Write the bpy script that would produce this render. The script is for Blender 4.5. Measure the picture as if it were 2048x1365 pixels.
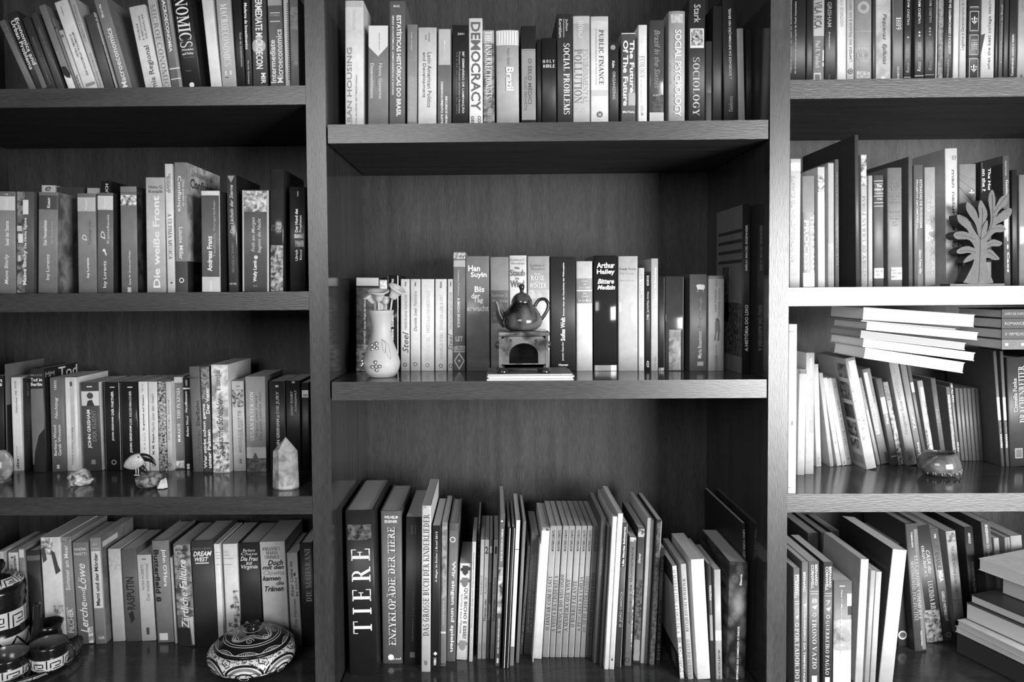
import bpy, bmesh, math, random
from mathutils import Vector, Matrix
random.seed(7)
for o in list(bpy.data.objects): bpy.data.objects.remove(o, do_unlink=True)
sc = bpy.context.scene
C = sc.collection

# ------------------------------------------------------------------ camera, light, exposure
EYE = 1.45            # eye height above the floor; the bookcase front is the plane y = 0
DIST = 1.312          # camera to bookcase front
FPX = 1450.0
YAW, PITCH, ROLL = map(math.radians, (-0.739, -2.074, -0.456))
PPX, PPY = 1024 - 57.28, 682.5 - 52.78
CAM = Vector((0, -DIST, EYE))
FW = Vector((math.sin(YAW)*math.cos(PITCH), math.cos(YAW)*math.cos(PITCH), math.sin(PITCH)))
RT = Vector((math.cos(YAW), -math.sin(YAW), 0))
UP = RT.cross(FW)
RT, UP = (math.cos(ROLL)*RT + math.sin(ROLL)*UP), (-math.sin(ROLL)*RT + math.cos(ROLL)*UP)
cd = bpy.data.cameras.new('camera'); cam = bpy.data.objects.new('camera', cd); C.objects.link(cam)
m = Matrix((RT, UP, -FW)).transposed().to_4x4(); m.translation = CAM; cam.matrix_world = m
cd.sensor_width = 36; cd.sensor_fit = 'HORIZONTAL'; cd.lens = FPX/2048*36
cd.shift_x = 57.28/2048; cd.shift_y = -52.78/2048; cd.clip_start = 0.05
sc.camera = cam

w = bpy.data.worlds.new('room_ambient'); sc.world = w; w.use_nodes = True
w.node_tree.nodes['Background'].inputs[0].default_value = (1, 1, 1, 1)
w.node_tree.nodes['Background'].inputs[1].default_value = 0.10
def window(name, loc, aim, sx, sy, energy, spread):
    ld = bpy.data.lights.new(name, 'AREA'); lo = bpy.data.objects.new(name, ld); C.objects.link(lo)
    ld.shape = 'RECTANGLE'; ld.size = sx; ld.size_y = sy; ld.energy = energy; ld.spread = math.radians(spread)
    lo.location = loc; lo.rotation_euler = (Vector(aim) - Vector(loc)).to_track_quat('-Z', 'Y').to_euler()
window('window_right_offscreen', (2.0, -2.3, EYE - .20), (1.02, 0, EYE - .34), 1.6, 1.35, 42, 74)      # close to the bright bay
window('window_behind_offscreen', (-.85, -3.3, EYE + .75), (-.3, 0, EYE - .1), 1.3, 1.1, 48, 180)        # across the room
sc.view_settings.view_transform = 'Standard'; sc.view_settings.look = 'None'
sc.view_settings.exposure = 0.0; sc.view_settings.gamma = 1.0; sc.view_settings.use_curve_mapping = False

# ------------------------------------------------------------------ pixel helpers
def ray(x, y): return FW + RT*((x - PPX)/FPX) - UP*((y - PPY)/FPX)
def at_y(x, y, Y):                       # point of the view ray at depth plane Y
    d = ray(x, y); return CAM + d*((Y + DIST)/d.y)
def at_z(x, y, Z):                       # point of the view ray on a horizontal surface
    d = ray(x, y); return CAM + d*((Z - EYE)/d.z)

# ------------------------------------------------------------------ materials (all grey: the photograph has no colour)
def lin(v):
    c = v/255.0
    return c/12.92 if c <= 0.04045 else ((c + 0.055)/1.055)**2.4
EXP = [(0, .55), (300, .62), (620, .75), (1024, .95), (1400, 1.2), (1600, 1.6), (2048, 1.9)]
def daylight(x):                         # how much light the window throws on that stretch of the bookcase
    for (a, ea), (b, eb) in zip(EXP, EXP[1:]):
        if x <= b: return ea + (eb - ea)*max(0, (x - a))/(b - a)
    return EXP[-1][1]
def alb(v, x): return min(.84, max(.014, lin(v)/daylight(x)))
MC = {}
def nodes(name):
    mt = bpy.data.materials.new(name); mt.use_nodes = True
    nt = mt.node_tree; return mt, nt, nt.nodes['Principled BSDF']
def link(nt, a, b): nt.links.new(a, b)
def grey(a, rough=.42, var=.10, scale=60.0, name='cover'):
    a = round(math.exp(round(math.log(max(a, .004))*9)/9), 4)
    k = (a, rough, var, scale, name)
    if k in MC: return MC[k]
    mt, nt, p = nodes(name)
    tc = nt.nodes.new('ShaderNodeTexCoord'); nz = nt.nodes.new('ShaderNodeTexNoise'); cr = nt.nodes.new('ShaderNodeMapRange')
    nz.inputs['Scale'].default_value = scale; nz.inputs['Detail'].default_value = 3
    link(nt, tc.outputs['Object'], nz.inputs['Vector']); link(nt, nz.outputs['Fac'], cr.inputs['Value'])
    cr.inputs['From Min'].default_value = .25; cr.inputs['From Max'].default_value = .75
    cr.inputs['To Min'].default_value = a*(1 - var); cr.inputs['To Max'].default_value = min(.9, a*(1 + var))
    link(nt, cr.outputs['Result'], p.inputs['Base Color']); p.inputs['Roughness'].default_value = rough
    MC[k] = mt; return mt
def picture(a, b, scale=90.0, rough=.4, stretch=(1, 1, 1)):
    a, b = round(a, 3), round(b, 3); k = ('pic', a, b, scale, rough, stretch)
    if k in MC: return MC[k]
    mt, nt, p = nodes('printed_picture')
    tc = nt.nodes.new('ShaderNodeTexCoord'); mp = nt.nodes.new('ShaderNodeMapping'); nz = nt.nodes.new('ShaderNodeTexNoise'); rp = nt.nodes.new('ShaderNodeValToRGB')
    mp.inputs['Scale'].default_value = stretch; nz.inputs['Scale'].default_value = scale; nz.inputs['Detail'].default_value = 5; nz.inputs['Distortion'].default_value = .6
    link(nt, tc.outputs['Object'], mp.inputs['Vector']); link(nt, mp.outputs['Vector'], nz.inputs['Vector']); link(nt, nz.outputs['Fac'], rp.inputs['Fac'])
    rp.color_ramp.elements[0].position = .38; rp.color_ramp.elements[0].color = (a, a, a, 1)
    rp.color_ramp.elements[1].position = .62; rp.color_ramp.elements[1].color = (b, b, b, 1)
    link(nt, rp.outputs['Color'], p.inputs['Base Color']); p.inputs['Roughness'].default_value = rough
    MC[k] = mt; return mt
def pages(a):
    a = round(a, 2); k = ('pages', a)
    if k in MC: return MC[k]
    mt, nt, p = nodes('page_edges')
    tc = nt.nodes.new('ShaderNodeTexCoord'); mp = nt.nodes.new('ShaderNodeMapping'); nz = nt.nodes.new('ShaderNodeTexNoise'); cr = nt.nodes.new('ShaderNodeMapRange')
    mp.inputs['Scale'].default_value = (1500, 6, 6); nz.inputs['Scale'].default_value = 1.0; nz.inputs['Detail'].default_value = 2
    link(nt, tc.outputs['Object'], mp.inputs['Vector']); link(nt, mp.outputs['Vector'], nz.inputs['Vector']); link(nt, nz.outputs['Fac'], cr.inputs['Value'])
    cr.inputs['To Min'].default_value = a*.72; cr.inputs['To Max'].default_value = a*1.15
    link(nt, cr.outputs['Result'], p.inputs['Base Color']); p.inputs['Roughness'].default_value = .85
    MC[k] = mt; return mt
def beans(px):
    mt, nt, p = nodes('coffee_bean_print')
    tc = nt.nodes.new('ShaderNodeTexCoord'); mp = nt.nodes.new('ShaderNodeMapping'); vo = nt.nodes.new('ShaderNodeTexVoronoi'); rp = nt.nodes.new('ShaderNodeValToRGB')
    mp.inputs['Scale'].default_value = (1, .2, .8); vo.inputs['Scale'].default_value = 75
    link(nt, tc.outputs['Object'], mp.inputs['Vector']); link(nt, mp.outputs['Vector'], vo.inputs['Vector']); link(nt, vo.outputs['Distance'], rp.inputs['Fac'])
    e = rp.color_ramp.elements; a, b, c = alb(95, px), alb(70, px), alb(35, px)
    e[0].position = 0; e[0].color = (b, b, b, 1); e[1].position = .75; e[1].color = (c, c, c, 1)
    q = e.new(.25); q.color = (a, a, a, 1)
    link(nt, rp.outputs['Color'], p.inputs['Base Color']); p.inputs['Roughness'].default_value = .4
    return mt
def wood(name, lo_, hi_, rough, stretch, bump=.25, spec=.5, coat=0.0):
    mt, nt, p = nodes(name)
    tc = nt.nodes.new('ShaderNodeTexCoord'); mp = nt.nodes.new('ShaderNodeMapping'); n1 = nt.nodes.new('ShaderNodeTexNoise'); n2 = nt.nodes.new('ShaderNodeTexNoise')
    mx = nt.nodes.new('ShaderNodeMath'); rp = nt.nodes.new('ShaderNodeValToRGB'); bp = nt.nodes.new('ShaderNodeBump')
    mp.inputs['Scale'].default_value = stretch
    n1.inputs['Scale'].default_value = 9; n1.inputs['Detail'].default_value = 6; n1.inputs['Distortion'].default_value = .5
    n2.inputs['Scale'].default_value = 120; n2.inputs['Detail'].default_value = 3
    link(nt, tc.outputs['Object'], mp.inputs['Vector'])
    link(nt, mp.outputs['Vector'], n1.inputs['Vector']); link(nt, mp.outputs['Vector'], n2.inputs['Vector'])
    mx.operation = 'MULTIPLY_ADD'; mx.inputs[1].default_value = .55
    link(nt, n2.outputs['Fac'], mx.inputs[0]); 
    m2 = nt.nodes.new('ShaderNodeMath'); m2.operation = 'MULTIPLY'; m2.inputs[1].default_value = .45
    link(nt, n1.outputs['Fac'], m2.inputs[0]); link(nt, m2.outputs[0], mx.inputs[2]); link(nt, mx.outputs[0], rp.inputs['Fac'])
    rp.color_ramp.elements[0].position = .36; rp.color_ramp.elements[0].color = (lo_,)*3 + (1,)
    rp.color_ramp.elements[1].position = .66; rp.color_ramp.elements[1].color = (hi_,)*3 + (1,)
    link(nt, rp.outputs['Color'], p.inputs['Base Color']); p.inputs['Roughness'].default_value = rough
    p.inputs['Specular IOR Level'].default_value = spec; p.inputs['Coat Weight'].default_value = coat; p.inputs['Coat Roughness'].default_value = .07
    bp.inputs['Strength'].default_value = bump; bp.inputs['Distance'].default_value = .0006
    link(nt, n2.outputs['Fac'], bp.inputs['Height']); link(nt, bp.outputs['Normal'], p.inputs['Normal'])
    return mt
WD = (.026, .060)                       # one wood throughout; the boards differ only in finish and grain direction
W_EDGE_H = wood('varnished_edge_grain', *WD, .31, (.45, 1, 5), .4, .60)
W_EDGE_V = wood('varnished_upright_grain', *WD, .31, (5, 1, .45), .4, .60)
W_TOP = wood('polished_shelf', *WD, .16, (.5, 4, 4), .04, .5)
W_UNDER = wood('unpolished_underside', *WD, .6, (.5, 4, 4), .1, .2)
W_SIDE = wood('polished_side', *WD, .12, (4, 4, .4), .03, .8)
W_BACK = wood('back_board', *WD, .5, (5, 5, .4), .15, .2)

# ------------------------------------------------------------------ object helpers
def mesh_obj(name, me, mats, parent=None, smooth=False):
    o = bpy.data.objects.new(name, me); C.objects.link(o)
    if not isinstance(mats, (list, tuple)): mats = [mats]
    for mm in mats: me.materials.append(mm)
    if parent: o.parent = parent
    if smooth:
        for f in me.polygons: f.use_smooth = True
    return o
def pyd(name, vs, fs, mats, parent=None, smooth=False, idx=None):
    me = bpy.data.meshes.new(name); me.from_pydata([tuple(v) for v in vs], [], fs); me.update()
    o = mesh_obj(name, me, mats, parent, smooth)
    if idx:
        for f, i in zip(me.polygons, idx): f.material_index = i
    return o
def bm_obj(name, bm, mats, parent=None, smooth=False):
    bmesh.ops.recalc_face_normals(bm, faces=bm.faces)
    me = bpy.data.meshes.new(name); bm.to_mesh(me); bm.free(); return mesh_obj(name, me, mats, parent, smooth)
def thing(name, loc, label, cat, group=None, rot=(0, 0, 0)):
    o = bpy.data.objects.new(name, None); o.empty_display_size = .02; C.objects.link(o)
    o.location = loc; o.rotation_euler = rot; o['label'] = label; o['category'] = cat
    if group: o['group'] = group
    return o
BOXF = [(0, 3, 2, 1), (4, 5, 6, 7), (0, 1, 5, 4), (1, 2, 6, 5), (2, 3, 7, 6), (3, 0, 4, 7)]   # bottom, top, front(-y), right, back, left
def boxv(x0, x1, y0, y1, z0, z1): return [(x0, y0, z0), (x1, y0, z0), (x1, y1, z0), (x0, y1, z0), (x0, y0, z1), (x1, y0, z1), (x1, y1, z1), (x0, y1, z1)]
def lathe_verts(prof, n):
    vs = []
    for r, z in prof:
        for i in range(n):
            t = 2*math.pi*i/n; vs.append((r*math.cos(t), r*math.sin(t), z))
    fs = []
    for j in range(len(prof) - 1):
        for i in range(n):
            a = j*n + i; b = j*n + (i + 1) % n; fs.append((a, b, b + n, a + n))
    return vs, fs
def lathe(name, prof, mats, parent, n=40, closed=True):
    vs, fs = lathe_verts(prof, n)
    if closed:
        fs.append(tuple(reversed(range(n)))); k = (len(prof) - 1)*n; fs.append(tuple(range(k, k + n)))
    return pyd(name, vs, fs, mats, parent, True)
def tube(pts, rad, n=10, cap=True):
    pts = [Vector(p) for p in pts]; rs = rad if isinstance(rad, (list, tuple)) else [rad]*len(pts)
    vs, fs = [], []; prev = None
    for i, p in enumerate(pts):
        d = (pts[min(i + 1, len(pts) - 1)] - pts[max(i - 1, 0)]).normalized()
        ref = prev if prev is not None else (Vector((0, 0, 1)) if abs(d.z) < .9 else Vector((1, 0, 0)))
        a = (ref - d*ref.dot(d)).normalized(); b = d.cross(a); prev = a
        for k in range(n):
            t = 2*math.pi*k/n; vs.append(p + (a*math.cos(t) + b*math.sin(t))*rs[i])
    for j in range(len(pts) - 1):
        for k in range(n):
            q = j*n + k; r = j*n + (k + 1) % n; fs.append((q, r, r + n, q + n))
    if cap: fs.append(tuple(reversed(range(n)))); fs.append(tuple(range((len(pts) - 1)*n, len(pts)*n)))
    return vs, fs
def merge(*parts):
    vs, fs = [], []
    for v, f in parts:
        k = len(vs); vs += list(v); fs += [tuple(i + k for i in q) for q in f]
    return vs, fs
def ball(c, r, n=10, sx=1, sy=1, sz=1):
    prof = [(r*math.sin(math.pi*j/8) + 1e-5, -r*math.cos(math.pi*j/8)) for j in range(9)]
    vs, fs = lathe_verts(prof, n); return [(v[0]*sx + c[0], v[1]*sy + c[1], v[2]*sz + c[2]) for v in vs], fs
def smooth_pts(pts, k=6):
    out = []; P = [Vector(p) for p in pts]
    for i in range(len(P) - 1):
        a, b, c, d = P[max(i - 1, 0)], P[i], P[i + 1], P[min(i + 2, len(P) - 1)]
        for j in range(k):
            t = j/k; out.append(.5*((2*b) + (c - a)*t + (2*a - 5*b + 4*c - d)*t*t + (3*b - a - 3*c + d)*t**3))
    return out + [P[-1]]

# ------------------------------------------------------------------ the bookcase
DEPTH = .377
ZL = [EYE + .367, EYE - .003, EYE - .3785, EYE - .752, EYE - 1.125]      # outer columns
ZM = [EYE + .2965, EYE - .1684, EYE - .752, EYE - 1.125]                  # middle column
TH = .0335
COLS = [(-1.128, -.333), (-.2975, .4975), (.5325, 1.3275)]
TOP_Z, UT = 2.28, .0355
bc = thing('bookcase', (0, 0, 0), 'dark varnished wooden bookcase with three bays of open shelves', 'bookcase')
def board(name, x0, x1, y0, y1, z0, z1, front, top, side):
    return pyd(name, boxv(x0, x1, y0, y1, z0, z1), BOXF, [front, top, side, W_UNDER], bc, idx=[3, 1, 0, 2, 2, 2])
for x0 in (COLS[0][0] - UT, COLS[0][1], COLS[1][1], COLS[2][1]):
    board('upright', x0, x0 + UT, 0, DEPTH + .008, 0.08, TOP_Z, W_EDGE_V, W_SIDE, W_SIDE)
for ci, (x0, x1) in enumerate(COLS):
    g = .0035 if ci == 1 else .0006
    for z in (ZM if ci == 1 else ZL) + [EYE + .76]:
        board('shelf', x0 + g, x1 - g, -.001 if ci == 1 else .0006, DEPTH - .0005, z - TH, z, W_EDGE_H, W_TOP, W_SIDE)
    board('back_panel', x0, x1, DEPTH, DEPTH + .008, .08, TOP_Z, W_BACK, W_BACK, W_BACK)
board('top_board', COLS[0][0] - UT, COLS[2][1] + UT, 0, DEPTH + .008, TOP_Z, TOP_Z + .035, W_EDGE_H, W_TOP, W_SIDE)
board('plinth', COLS[0][0] - UT, COLS[2][1] + UT, .03, DEPTH + .008, 0, .08, W_EDGE_H, W_TOP, W_SIDE)
fl = pyd('floor', [(-3, -3.5, 0), (3.5, -3.5, 0), (3.5, DEPTH + .02, 0), (-3, DEPTH + .02, 0)], [(0, 1, 2, 3)], wood('floor_boards', .06, .11, .35, (.4, 4, 4)))
fl['kind'] = 'structure'
wl = pyd('wall_back', boxv(-3, 3.5, DEPTH + .02, DEPTH + .12, 0, 2.7), BOXF, grey(.5, .8, .05, 8, 'plaster')); wl['kind'] = 'structure'

# ------------------------------------------------------------------ lettering
def serif_glyphs():
    T, t, s = .17, .06, .10; G = {}
    R = lambda a, b, c, d: [(a, c), (b, c), (b, d), (a, d)]
    def stem(x, w_=T, top=1, bot=1):
        out = [R(x, x + w_, 0, 1)]
        if bot: out.append(R(x - s, x + w_ + s, 0, t))
        if top: out.append(R(x - s, x + w_ + s, 1 - t, 1))
        return out
    def arc(cx, cy, rx, ry, a0, a1, tx=T, ty=t, n=14):
        out = []
        for i in range(n):
            p = math.radians(a0 + (a1 - a0)*i/n); q = math.radians(a0 + (a1 - a0)*(i + 1)/n)
            f = lambda r1, r2, k: (cx + r1*math.cos(k), cy + r2*math.sin(k))
            out.append([f(rx, ry, p), f(rx, ry, q), f(rx - tx, ry - ty, q), f(rx - tx, ry - ty, p)])
        return out
    def dg(x0, y0, x1, y1, w_): return [[(x0, y0), (x0 + w_, y0), (x1 + w_, y1), (x1, y1)]]
    sf = lambda x, y, w_=.3: [R(x - w_/2, x + w_/2, y, y + t)]
    arm = lambda x0, x1, y: [R(x0, x1, y, y + t)]
    G['I'] = (stem(.12), .41)
    G['T'] = (stem(.31, top=0) + arm(.04, .75, 1 - t) + [R(.04, .08, .74, 1), R(.71, .75, .74, 1)], .80)
    G['E'] = (stem(.12) + arm(.12, .66, 1 - t) + arm(.12, .52, .5) + arm(.12, .70, 0) + [R(.62, .66, .74, 1), R(.66, .70, 0, .27), R(.49, .53, .4, .66)], .78)
    G['F'] = (stem(.12) + arm(.12, .66, 1 - t) + arm(.12, .52, .5) + [R(.62, .66, .74, 1), R(.49, .53, .4, .66)], .72)
    G['L'] = (stem(.12) + arm(.12, .68, 0) + [R(.64, .68, 0, .28)], .74)
    G['H'] = (stem(.12) + stem(.62) + arm(.2, .7, .5), .92)
    G['N'] = (stem(.12, t) + stem(.72, t, 1, 0) + dg(.64, 0, .08, 1, T), .90)
    G['M'] = (stem(.12, t) + stem(.80, T) + dg(.44, 0, .10, 1, T) + dg(.46, 0, .84, 1, t), 1.10)
    G['A'] = (dg(.10, 0, .40, 1, t) + dg(.62, 0, .34, 1, T) + arm(.22, .66, .3) + sf(.13, 0, .26) + sf(.71, 0, .32), .90)
    G['V'] = (dg(.36, 0, .08, 1, T) + dg(.42, 0, .68, 1, t) + sf(.16, 1 - t, .32) + sf(.71, 1 - t, .26), .86)
    G['W'] = (dg(.30, 0, .06, 1, T) + dg(.36, 0, .56, 1, t) + dg(.76, 0, .50, 1, T) + dg(.82, 0, 1.04, 1, t) + sf(.14, 1 - t, .3) + sf(1.07, 1 - t, .24), 1.20)
    G['X'] = (dg(.56, 0, .10, 1, T) + dg(.10, 0, .62, 1, t) + sf(.16, 0, .28) + sf(.64, 0, .3) + sf(.18, 1 - t, .3) + sf(.65, 1 - t, .26), .84)
    G['Y'] = ([R(.32, .32 + T, 0, .48)] + dg(.32, .45, .06, 1, T) + dg(.42, .45, .66, 1, t) + sf(.40, 0, .36) + sf(.14, 1 - t, .3) + sf(.69, 1 - t, .24), .82)
    G['Z'] = (arm(.08, .66, 1 - t) + arm(.08, .68, 0) + dg(.08, 0, .48, 1, T) + [R(.08, .12, .76, 1), R(.64, .68, 0, .25)], .76)
    G['K'] = (stem(.12) + dg(.30, .42, .66, 1, t) + dg(.62, 0, .36, .52, T) + sf(.72, 0, .3) + sf(.68, 1 - t, .26), .88)
    G['U'] = ([R(.12, .12 + T, .28, 1), R(.66, .66 + t, .28, 1)] + sf(.2, 1 - t, .34) + sf(.69, 1 - t, .26) + arc(.42, .28, .30, .29, 180, 360, .12, t), .86)
    G['J'] = ([R(.24, .24 + T, .15, 1)] + sf(.32, 1 - t, .36) + arc(.22, .16, .19, .18, 180, 360, .08, t), .50)
    G['O'] = (arc(.43, .5, .37, .52, 0, 360, T, t, 24), .86)
    G['Q'] = (G['O'][0] + dg(.62, -.16, .42, .14, T), .88)
    G['C'] = (arc(.45, .5, .38, .52, 50, 310, T, t, 20) + [R(.70, .74, .68, .98), R(.70, .74, .04, .28)], .82)
    G['G'] = (arc(.45, .5, .38, .52, 50, 310, T, t, 20) + [R(.70, .74, .68, .98), R(.60, .74, .06, .42)] + sf(.66, .42, .3), .90)
    G['D'] = (stem(.12) + arc(.34, .5, .42, .5, -90, 90, T, t, 16) + arm(.2, .36, 0) + arm(.2, .36, 1 - t), .86)
    G['P'] = (stem(.12) + arc(.32, .73, .31, .27, -90, 90, .14, t) + arm(.2, .34, 1 - t) + arm(.2, .34, .46), .72)
    G['R'] = (G['P'][0] + dg(.62, 0, .34, .5, T) + sf(.74, 0, .26), .86)
    G['B'] = (G['P'][0] + arc(.34, .26, .34, .26, -90, 90, .15, t) + arm(.2, .36, 0), .78)
    G['S'] = (arc(.33, .75, .25, .27, 40, 235, .11, t) + arc(.33, .25, .27, .27, 60, -140, .11, t) + dg(.46, .36, .10, .64, .14) + [R(.52, .56, .74, .98), R(.06, .10, .02, .28)], .68)
    G['8'] = (arc(.33, .75, .24, .27, 0, 360, .1, t, 18) + arc(.33, .25, .28, .27, 0, 360, .12, t, 18), .66)
    G['1'] = (stem(.2, T, 0, 1) + dg(.08, .78, .22, .98, .08), .5)
    G['9'] = (arc(.33, .7, .27, .32, 0, 360, .12, t, 18) + arc(.2, .5, .4, .52, 10, -70, .12, t, 8), .66)
    G['.'] = ([R(.05, .2, 0, .15)], .26); G['&'] = G['8']; G['-'] = (arm(.05, .35, .4), .4); G['|'] = ([R(.1, .15, -.1, 1.1)], .26)
    G[' '] = ([], .34)
    for ch, b, dots in (('Ä', 'A', 2), ('Ö', 'O', 2), ('Ü', 'U', 2), ('Á', 'A', 1), ('É', 'E', 1), ('Í', 'I', 1), ('Ó', 'O', 1), ('Ú', 'U', 1), ('Ã', 'A', 3), ('Õ', 'O', 3), ('Ç', 'C', 4)):
        q, ad = G[b]; e = list(q); c_ = ad*.48
        if dots == 2: e += [R(c_ - .2, c_ - .07, 1.1, 1.23), R(c_ + .07, c_ + .2, 1.1, 1.23)]
        elif dots == 1: e += dg(c_ - .06, 1.08, c_ + .06, 1.28, .1)
        elif dots == 3: e += [R(c_ - .2, c_ + .2, 1.12, 1.2)]
        else: e += [R(c_ - .05, c_ + .1, -.22, 0)]
        G[ch] = (e, ad)
    return G
SG = serif_glyphs()
def text_shape(body, bold=0.0, shear=0.0, serif=False):
    """flat outline of a line of lettering, normalised to x in -.5...5, y in -.5...5"""
    if serif:
        vs, fs, x = [], [], 0
        for ch in body:
            q, ad = SG.get(ch.upper(), SG[' '])
            for poly in q:
                k = len(vs); vs += [(x + a, b) for a, b in poly]; fs.append(tuple(range(k, k + len(poly))))
            x += ad
    else:
        cu = bpy.data.curves.new('lettering', 'FONT'); cu.body = body; cu.size = 1; cu.resolution_u = 2; cu.offset = bold; cu.shear = shear
        o = bpy.data.objects.new('lettering', cu); me = bpy.data.meshes.new_from_object(o)
        vs = [(v.co.x, v.co.y) for v in me.vertices]; fs = [tuple(p.vertices) for p in me.polygons]
        bpy.data.objects.remove(o); bpy.data.curves.remove(cu); bpy.data.meshes.remove(me)
    if not vs: return [], []
    x0, x1 = min(v[0] for v in vs), max(v[0] for v in vs); y0, y1 = min(v[1] for v in vs), max(v[1] for v in vs)
    return [((a - x0)/max(x1 - x0, 1e-6) - .5, (b - y0)/max(y1 - y0, 1e-6) - .5) for a, b in vs], fs

# ------------------------------------------------------------------ books
class Row:
    def __init__(s, z, group, s0=.05, yc=None, d=None): s.z, s.group, s.s0, s.yc, s.d = z, group, s0, yc, d
REC = []
PLACED = []                              # (depth from, depth to, outline seen from the front) of every upright book
def quad(cx, cz, a, w_, h_):
    ca, sa = math.cos(a), math.sin(a); f = lambda u, v: (cx + u*ca + v*sa, cz - u*sa + v*ca)
    return [f(-w_/2, 0), f(w_/2, 0), f(w_/2, h_), f(-w_/2, h_)]
def clash(p, q, tol=.00005):             # separating axis test on two outlines
    for poly in (p, q):
        for i in range(2):
            ex, ez = poly[i + 1][0] - poly[i][0], poly[i + 1][1] - poly[i][1]; l = math.hypot(ex, ez); nx, nz = -ez/l, ex/l
            A = [x*nx + z*nz for x, z in p]; B = [x*nx + z*nz for x, z in q]
            if max(A) <= min(B) + tol or max(B) <= min(A) + tol: return False
    return True
def book(row, xt, yt, xl, xr, v, label, marks=(), yc=None, s=None, d=None, kind='p', side=None, ptone=None, rough=.5, bulge=None, pic=None, name=None, tex=None, side_marks=()):
    z = row.z; px = (xl + xr)/2
    if yc is None: yc = row.yc
    if s is None: s = row.s0
    if s == 'z': s = at_z(px, yc, z).y
    PL, PR, PT = at_y(xl, yc, s), at_y(xr, yc, s), at_y(xt, yt, s)
    dr = PT - PL; a = math.atan2(dr.x, dr.z)
    if abs(a) < .009: a = 0.0; dr = Vector((0, 0, dr.z))
    k = (z - PL.z)/dr.z; BL = PL + dr*k; BR = PR + dr*k
    z += .0002                                              # rests on the board without sharing its surface
    bay = next((c for c in COLS if c[0] <= (BL.x + BR.x)/2 <= c[1]), (-9, 9))
    xa, xb = max(BL.x, bay[0] + .0008), min(BR.x, bay[1] - .0008)
    def fit(a, xa, xb):
        ca, sa = math.cos(a), math.sin(a); ww = max((xb - xa)*ca - .0005, .0022)
        c = Vector((xa + ww/2*ca, s, z - ww/2*sa)) if a <= 0 else Vector((xb - ww/2*ca, s, z + ww/2*sa))
        h = (PT.z - z)/ca - (ww*abs(sa) if a > 0 else 0)
        dd = min(d if d is not None else (row.d or h*.64), DEPTH - .004 - s)
        q = quad(c.x, c.z, a, ww, h); wall = min(x for x, _ in q) < bay[0] or max(x for x, _ in q) > bay[1]
        return ww, c, h, dd, q, [i for i, (y0, y1, p) in enumerate(PLACED) if y0 < s + dd and s < y1 and clash(p, q)], wall
    best = None; span = xb - xa                              # nearest free position: a little thinner, moved or turned
    for da in [0] + [k_*sg*.004 for k_ in range(1, 26) for sg in (1, -1)]:
        for cut in (0, .12, .25, .4):
            for side_ in (0, 1):
                for mv in (0, .0015, -.0015, .003, -.003, .005, -.005):
                    x0_, x1_ = xa + mv + (span*cut if side_ == 0 else 0), xb + mv - (span*cut if side_ == 1 else 0)
                    r_ = fit(a + da, x0_, x1_)
                    if r_[5] or r_[6]: continue
                    cost = abs(da)*1.0 + cut*span*6 + abs(mv)*5
                    if best is None or cost < best[0]: best = (cost, a + da, r_)
        if best is not None and abs(da) > best[0]: break
    if best is None: best = (0, a, fit(a, xa, xb)); print('no free place:', label)
    _, a, (ww, ctr, h, d, qd, _, _) = best
    ca, sa = math.cos(a), math.sin(a); PLACED.append((s, s + d, qd))
    hard = kind == 'h'
    t = .0022 if hard else .0006; t = min(t, ww*.2)
    b = bulge if bulge is not None else (min(.0018, ww*.06) if hard else min(.0008, ww*.025))
    r = min(.0014 if not hard else .002, ww*.25)
    name = name or ('hardcover_book' if hard else 'paperback_book')
    root = thing(name, ctr, label, 'book', row.group, (0, a, 0))
    REC.append((row.group, xt, yt, xl, xr, yc, v, label))
    def sy(x):
        u = abs(x)*2/ww; y = b*u*u; e = abs(x) - (ww/2 - r)
        if e > 0: y += r - math.sqrt(max(0, r*r - min(e, r)**2))
        return y
    xs = [ww*.5*q for q in (-1, -.985, -.95, -.88, -.7, -.45, -.2, .2, .45, .7, .88, .95, .985, 1)]
    outer = [(-ww/2, d)] + [(x, sy(x)) for x in xs] + [(ww/2, d)]
    inner = [(max(-ww/2 + t, min(ww/2 - t, x)), max(y, 0) + t if 0 < i < len(outer) - 1 else y) for i, (x, y) in enumerate(outer)]
    n = len(outer); vs = []
    for zz in (0, h):
        vs += [(x, y, zz) for x, y in outer] + [(x, y, zz) for x, y in inner]
    N = 2*n; fs, ix = [], []
    for i in range(n - 1):
        fs.append((i, i + 1, N + i + 1, N + i)); ix.append(1 if i == 0 or i == n - 2 else 0)
        fs.append((n + i + 1, n + i, N + n + i, N + n + i + 1)); ix.append(0)
        fs.append((i + 1, i, n + i, n + i + 1)); ix.append(0)
        fs.append((N + i, N + i + 1, N + n + i + 1, N + n + i)); ix.append(0)
    for i in (0, n - 1): fs.append((i, N + i, N + n + i, n + i)); ix.append(0)
    if tex == 'BEANS': tex = beans(px)
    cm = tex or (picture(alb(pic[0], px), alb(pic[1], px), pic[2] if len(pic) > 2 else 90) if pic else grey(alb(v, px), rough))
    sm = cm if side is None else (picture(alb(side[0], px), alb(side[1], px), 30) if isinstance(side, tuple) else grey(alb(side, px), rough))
    cov = pyd('cover', vs, fs, [cm, sm], root, idx=ix)
    for i, f in enumerate(cov.data.polygons):
        if i < 4*(n - 1) and i % 4 == 0 and ix[i] == 0: f.use_smooth = True
    ov = .003 if hard else .0004
    pa = .66 if ptone and ptone >= 200 else .52
    pyd('page_block', boxv(-ww/2 + t, ww/2 - t, t + b + (.002 if hard else .0002), d - ov, ov, h - ov), BOXF, pages(pa), root)
    # marks on the spine
    def zloc(y):
        f = (y - yc)/(yt - yc); p = at_y(xl + (xt - xl)*f + (xr - xl)/2, y, s)
        return (p.z - ctr.z)/ca if a else p.z - z
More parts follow.
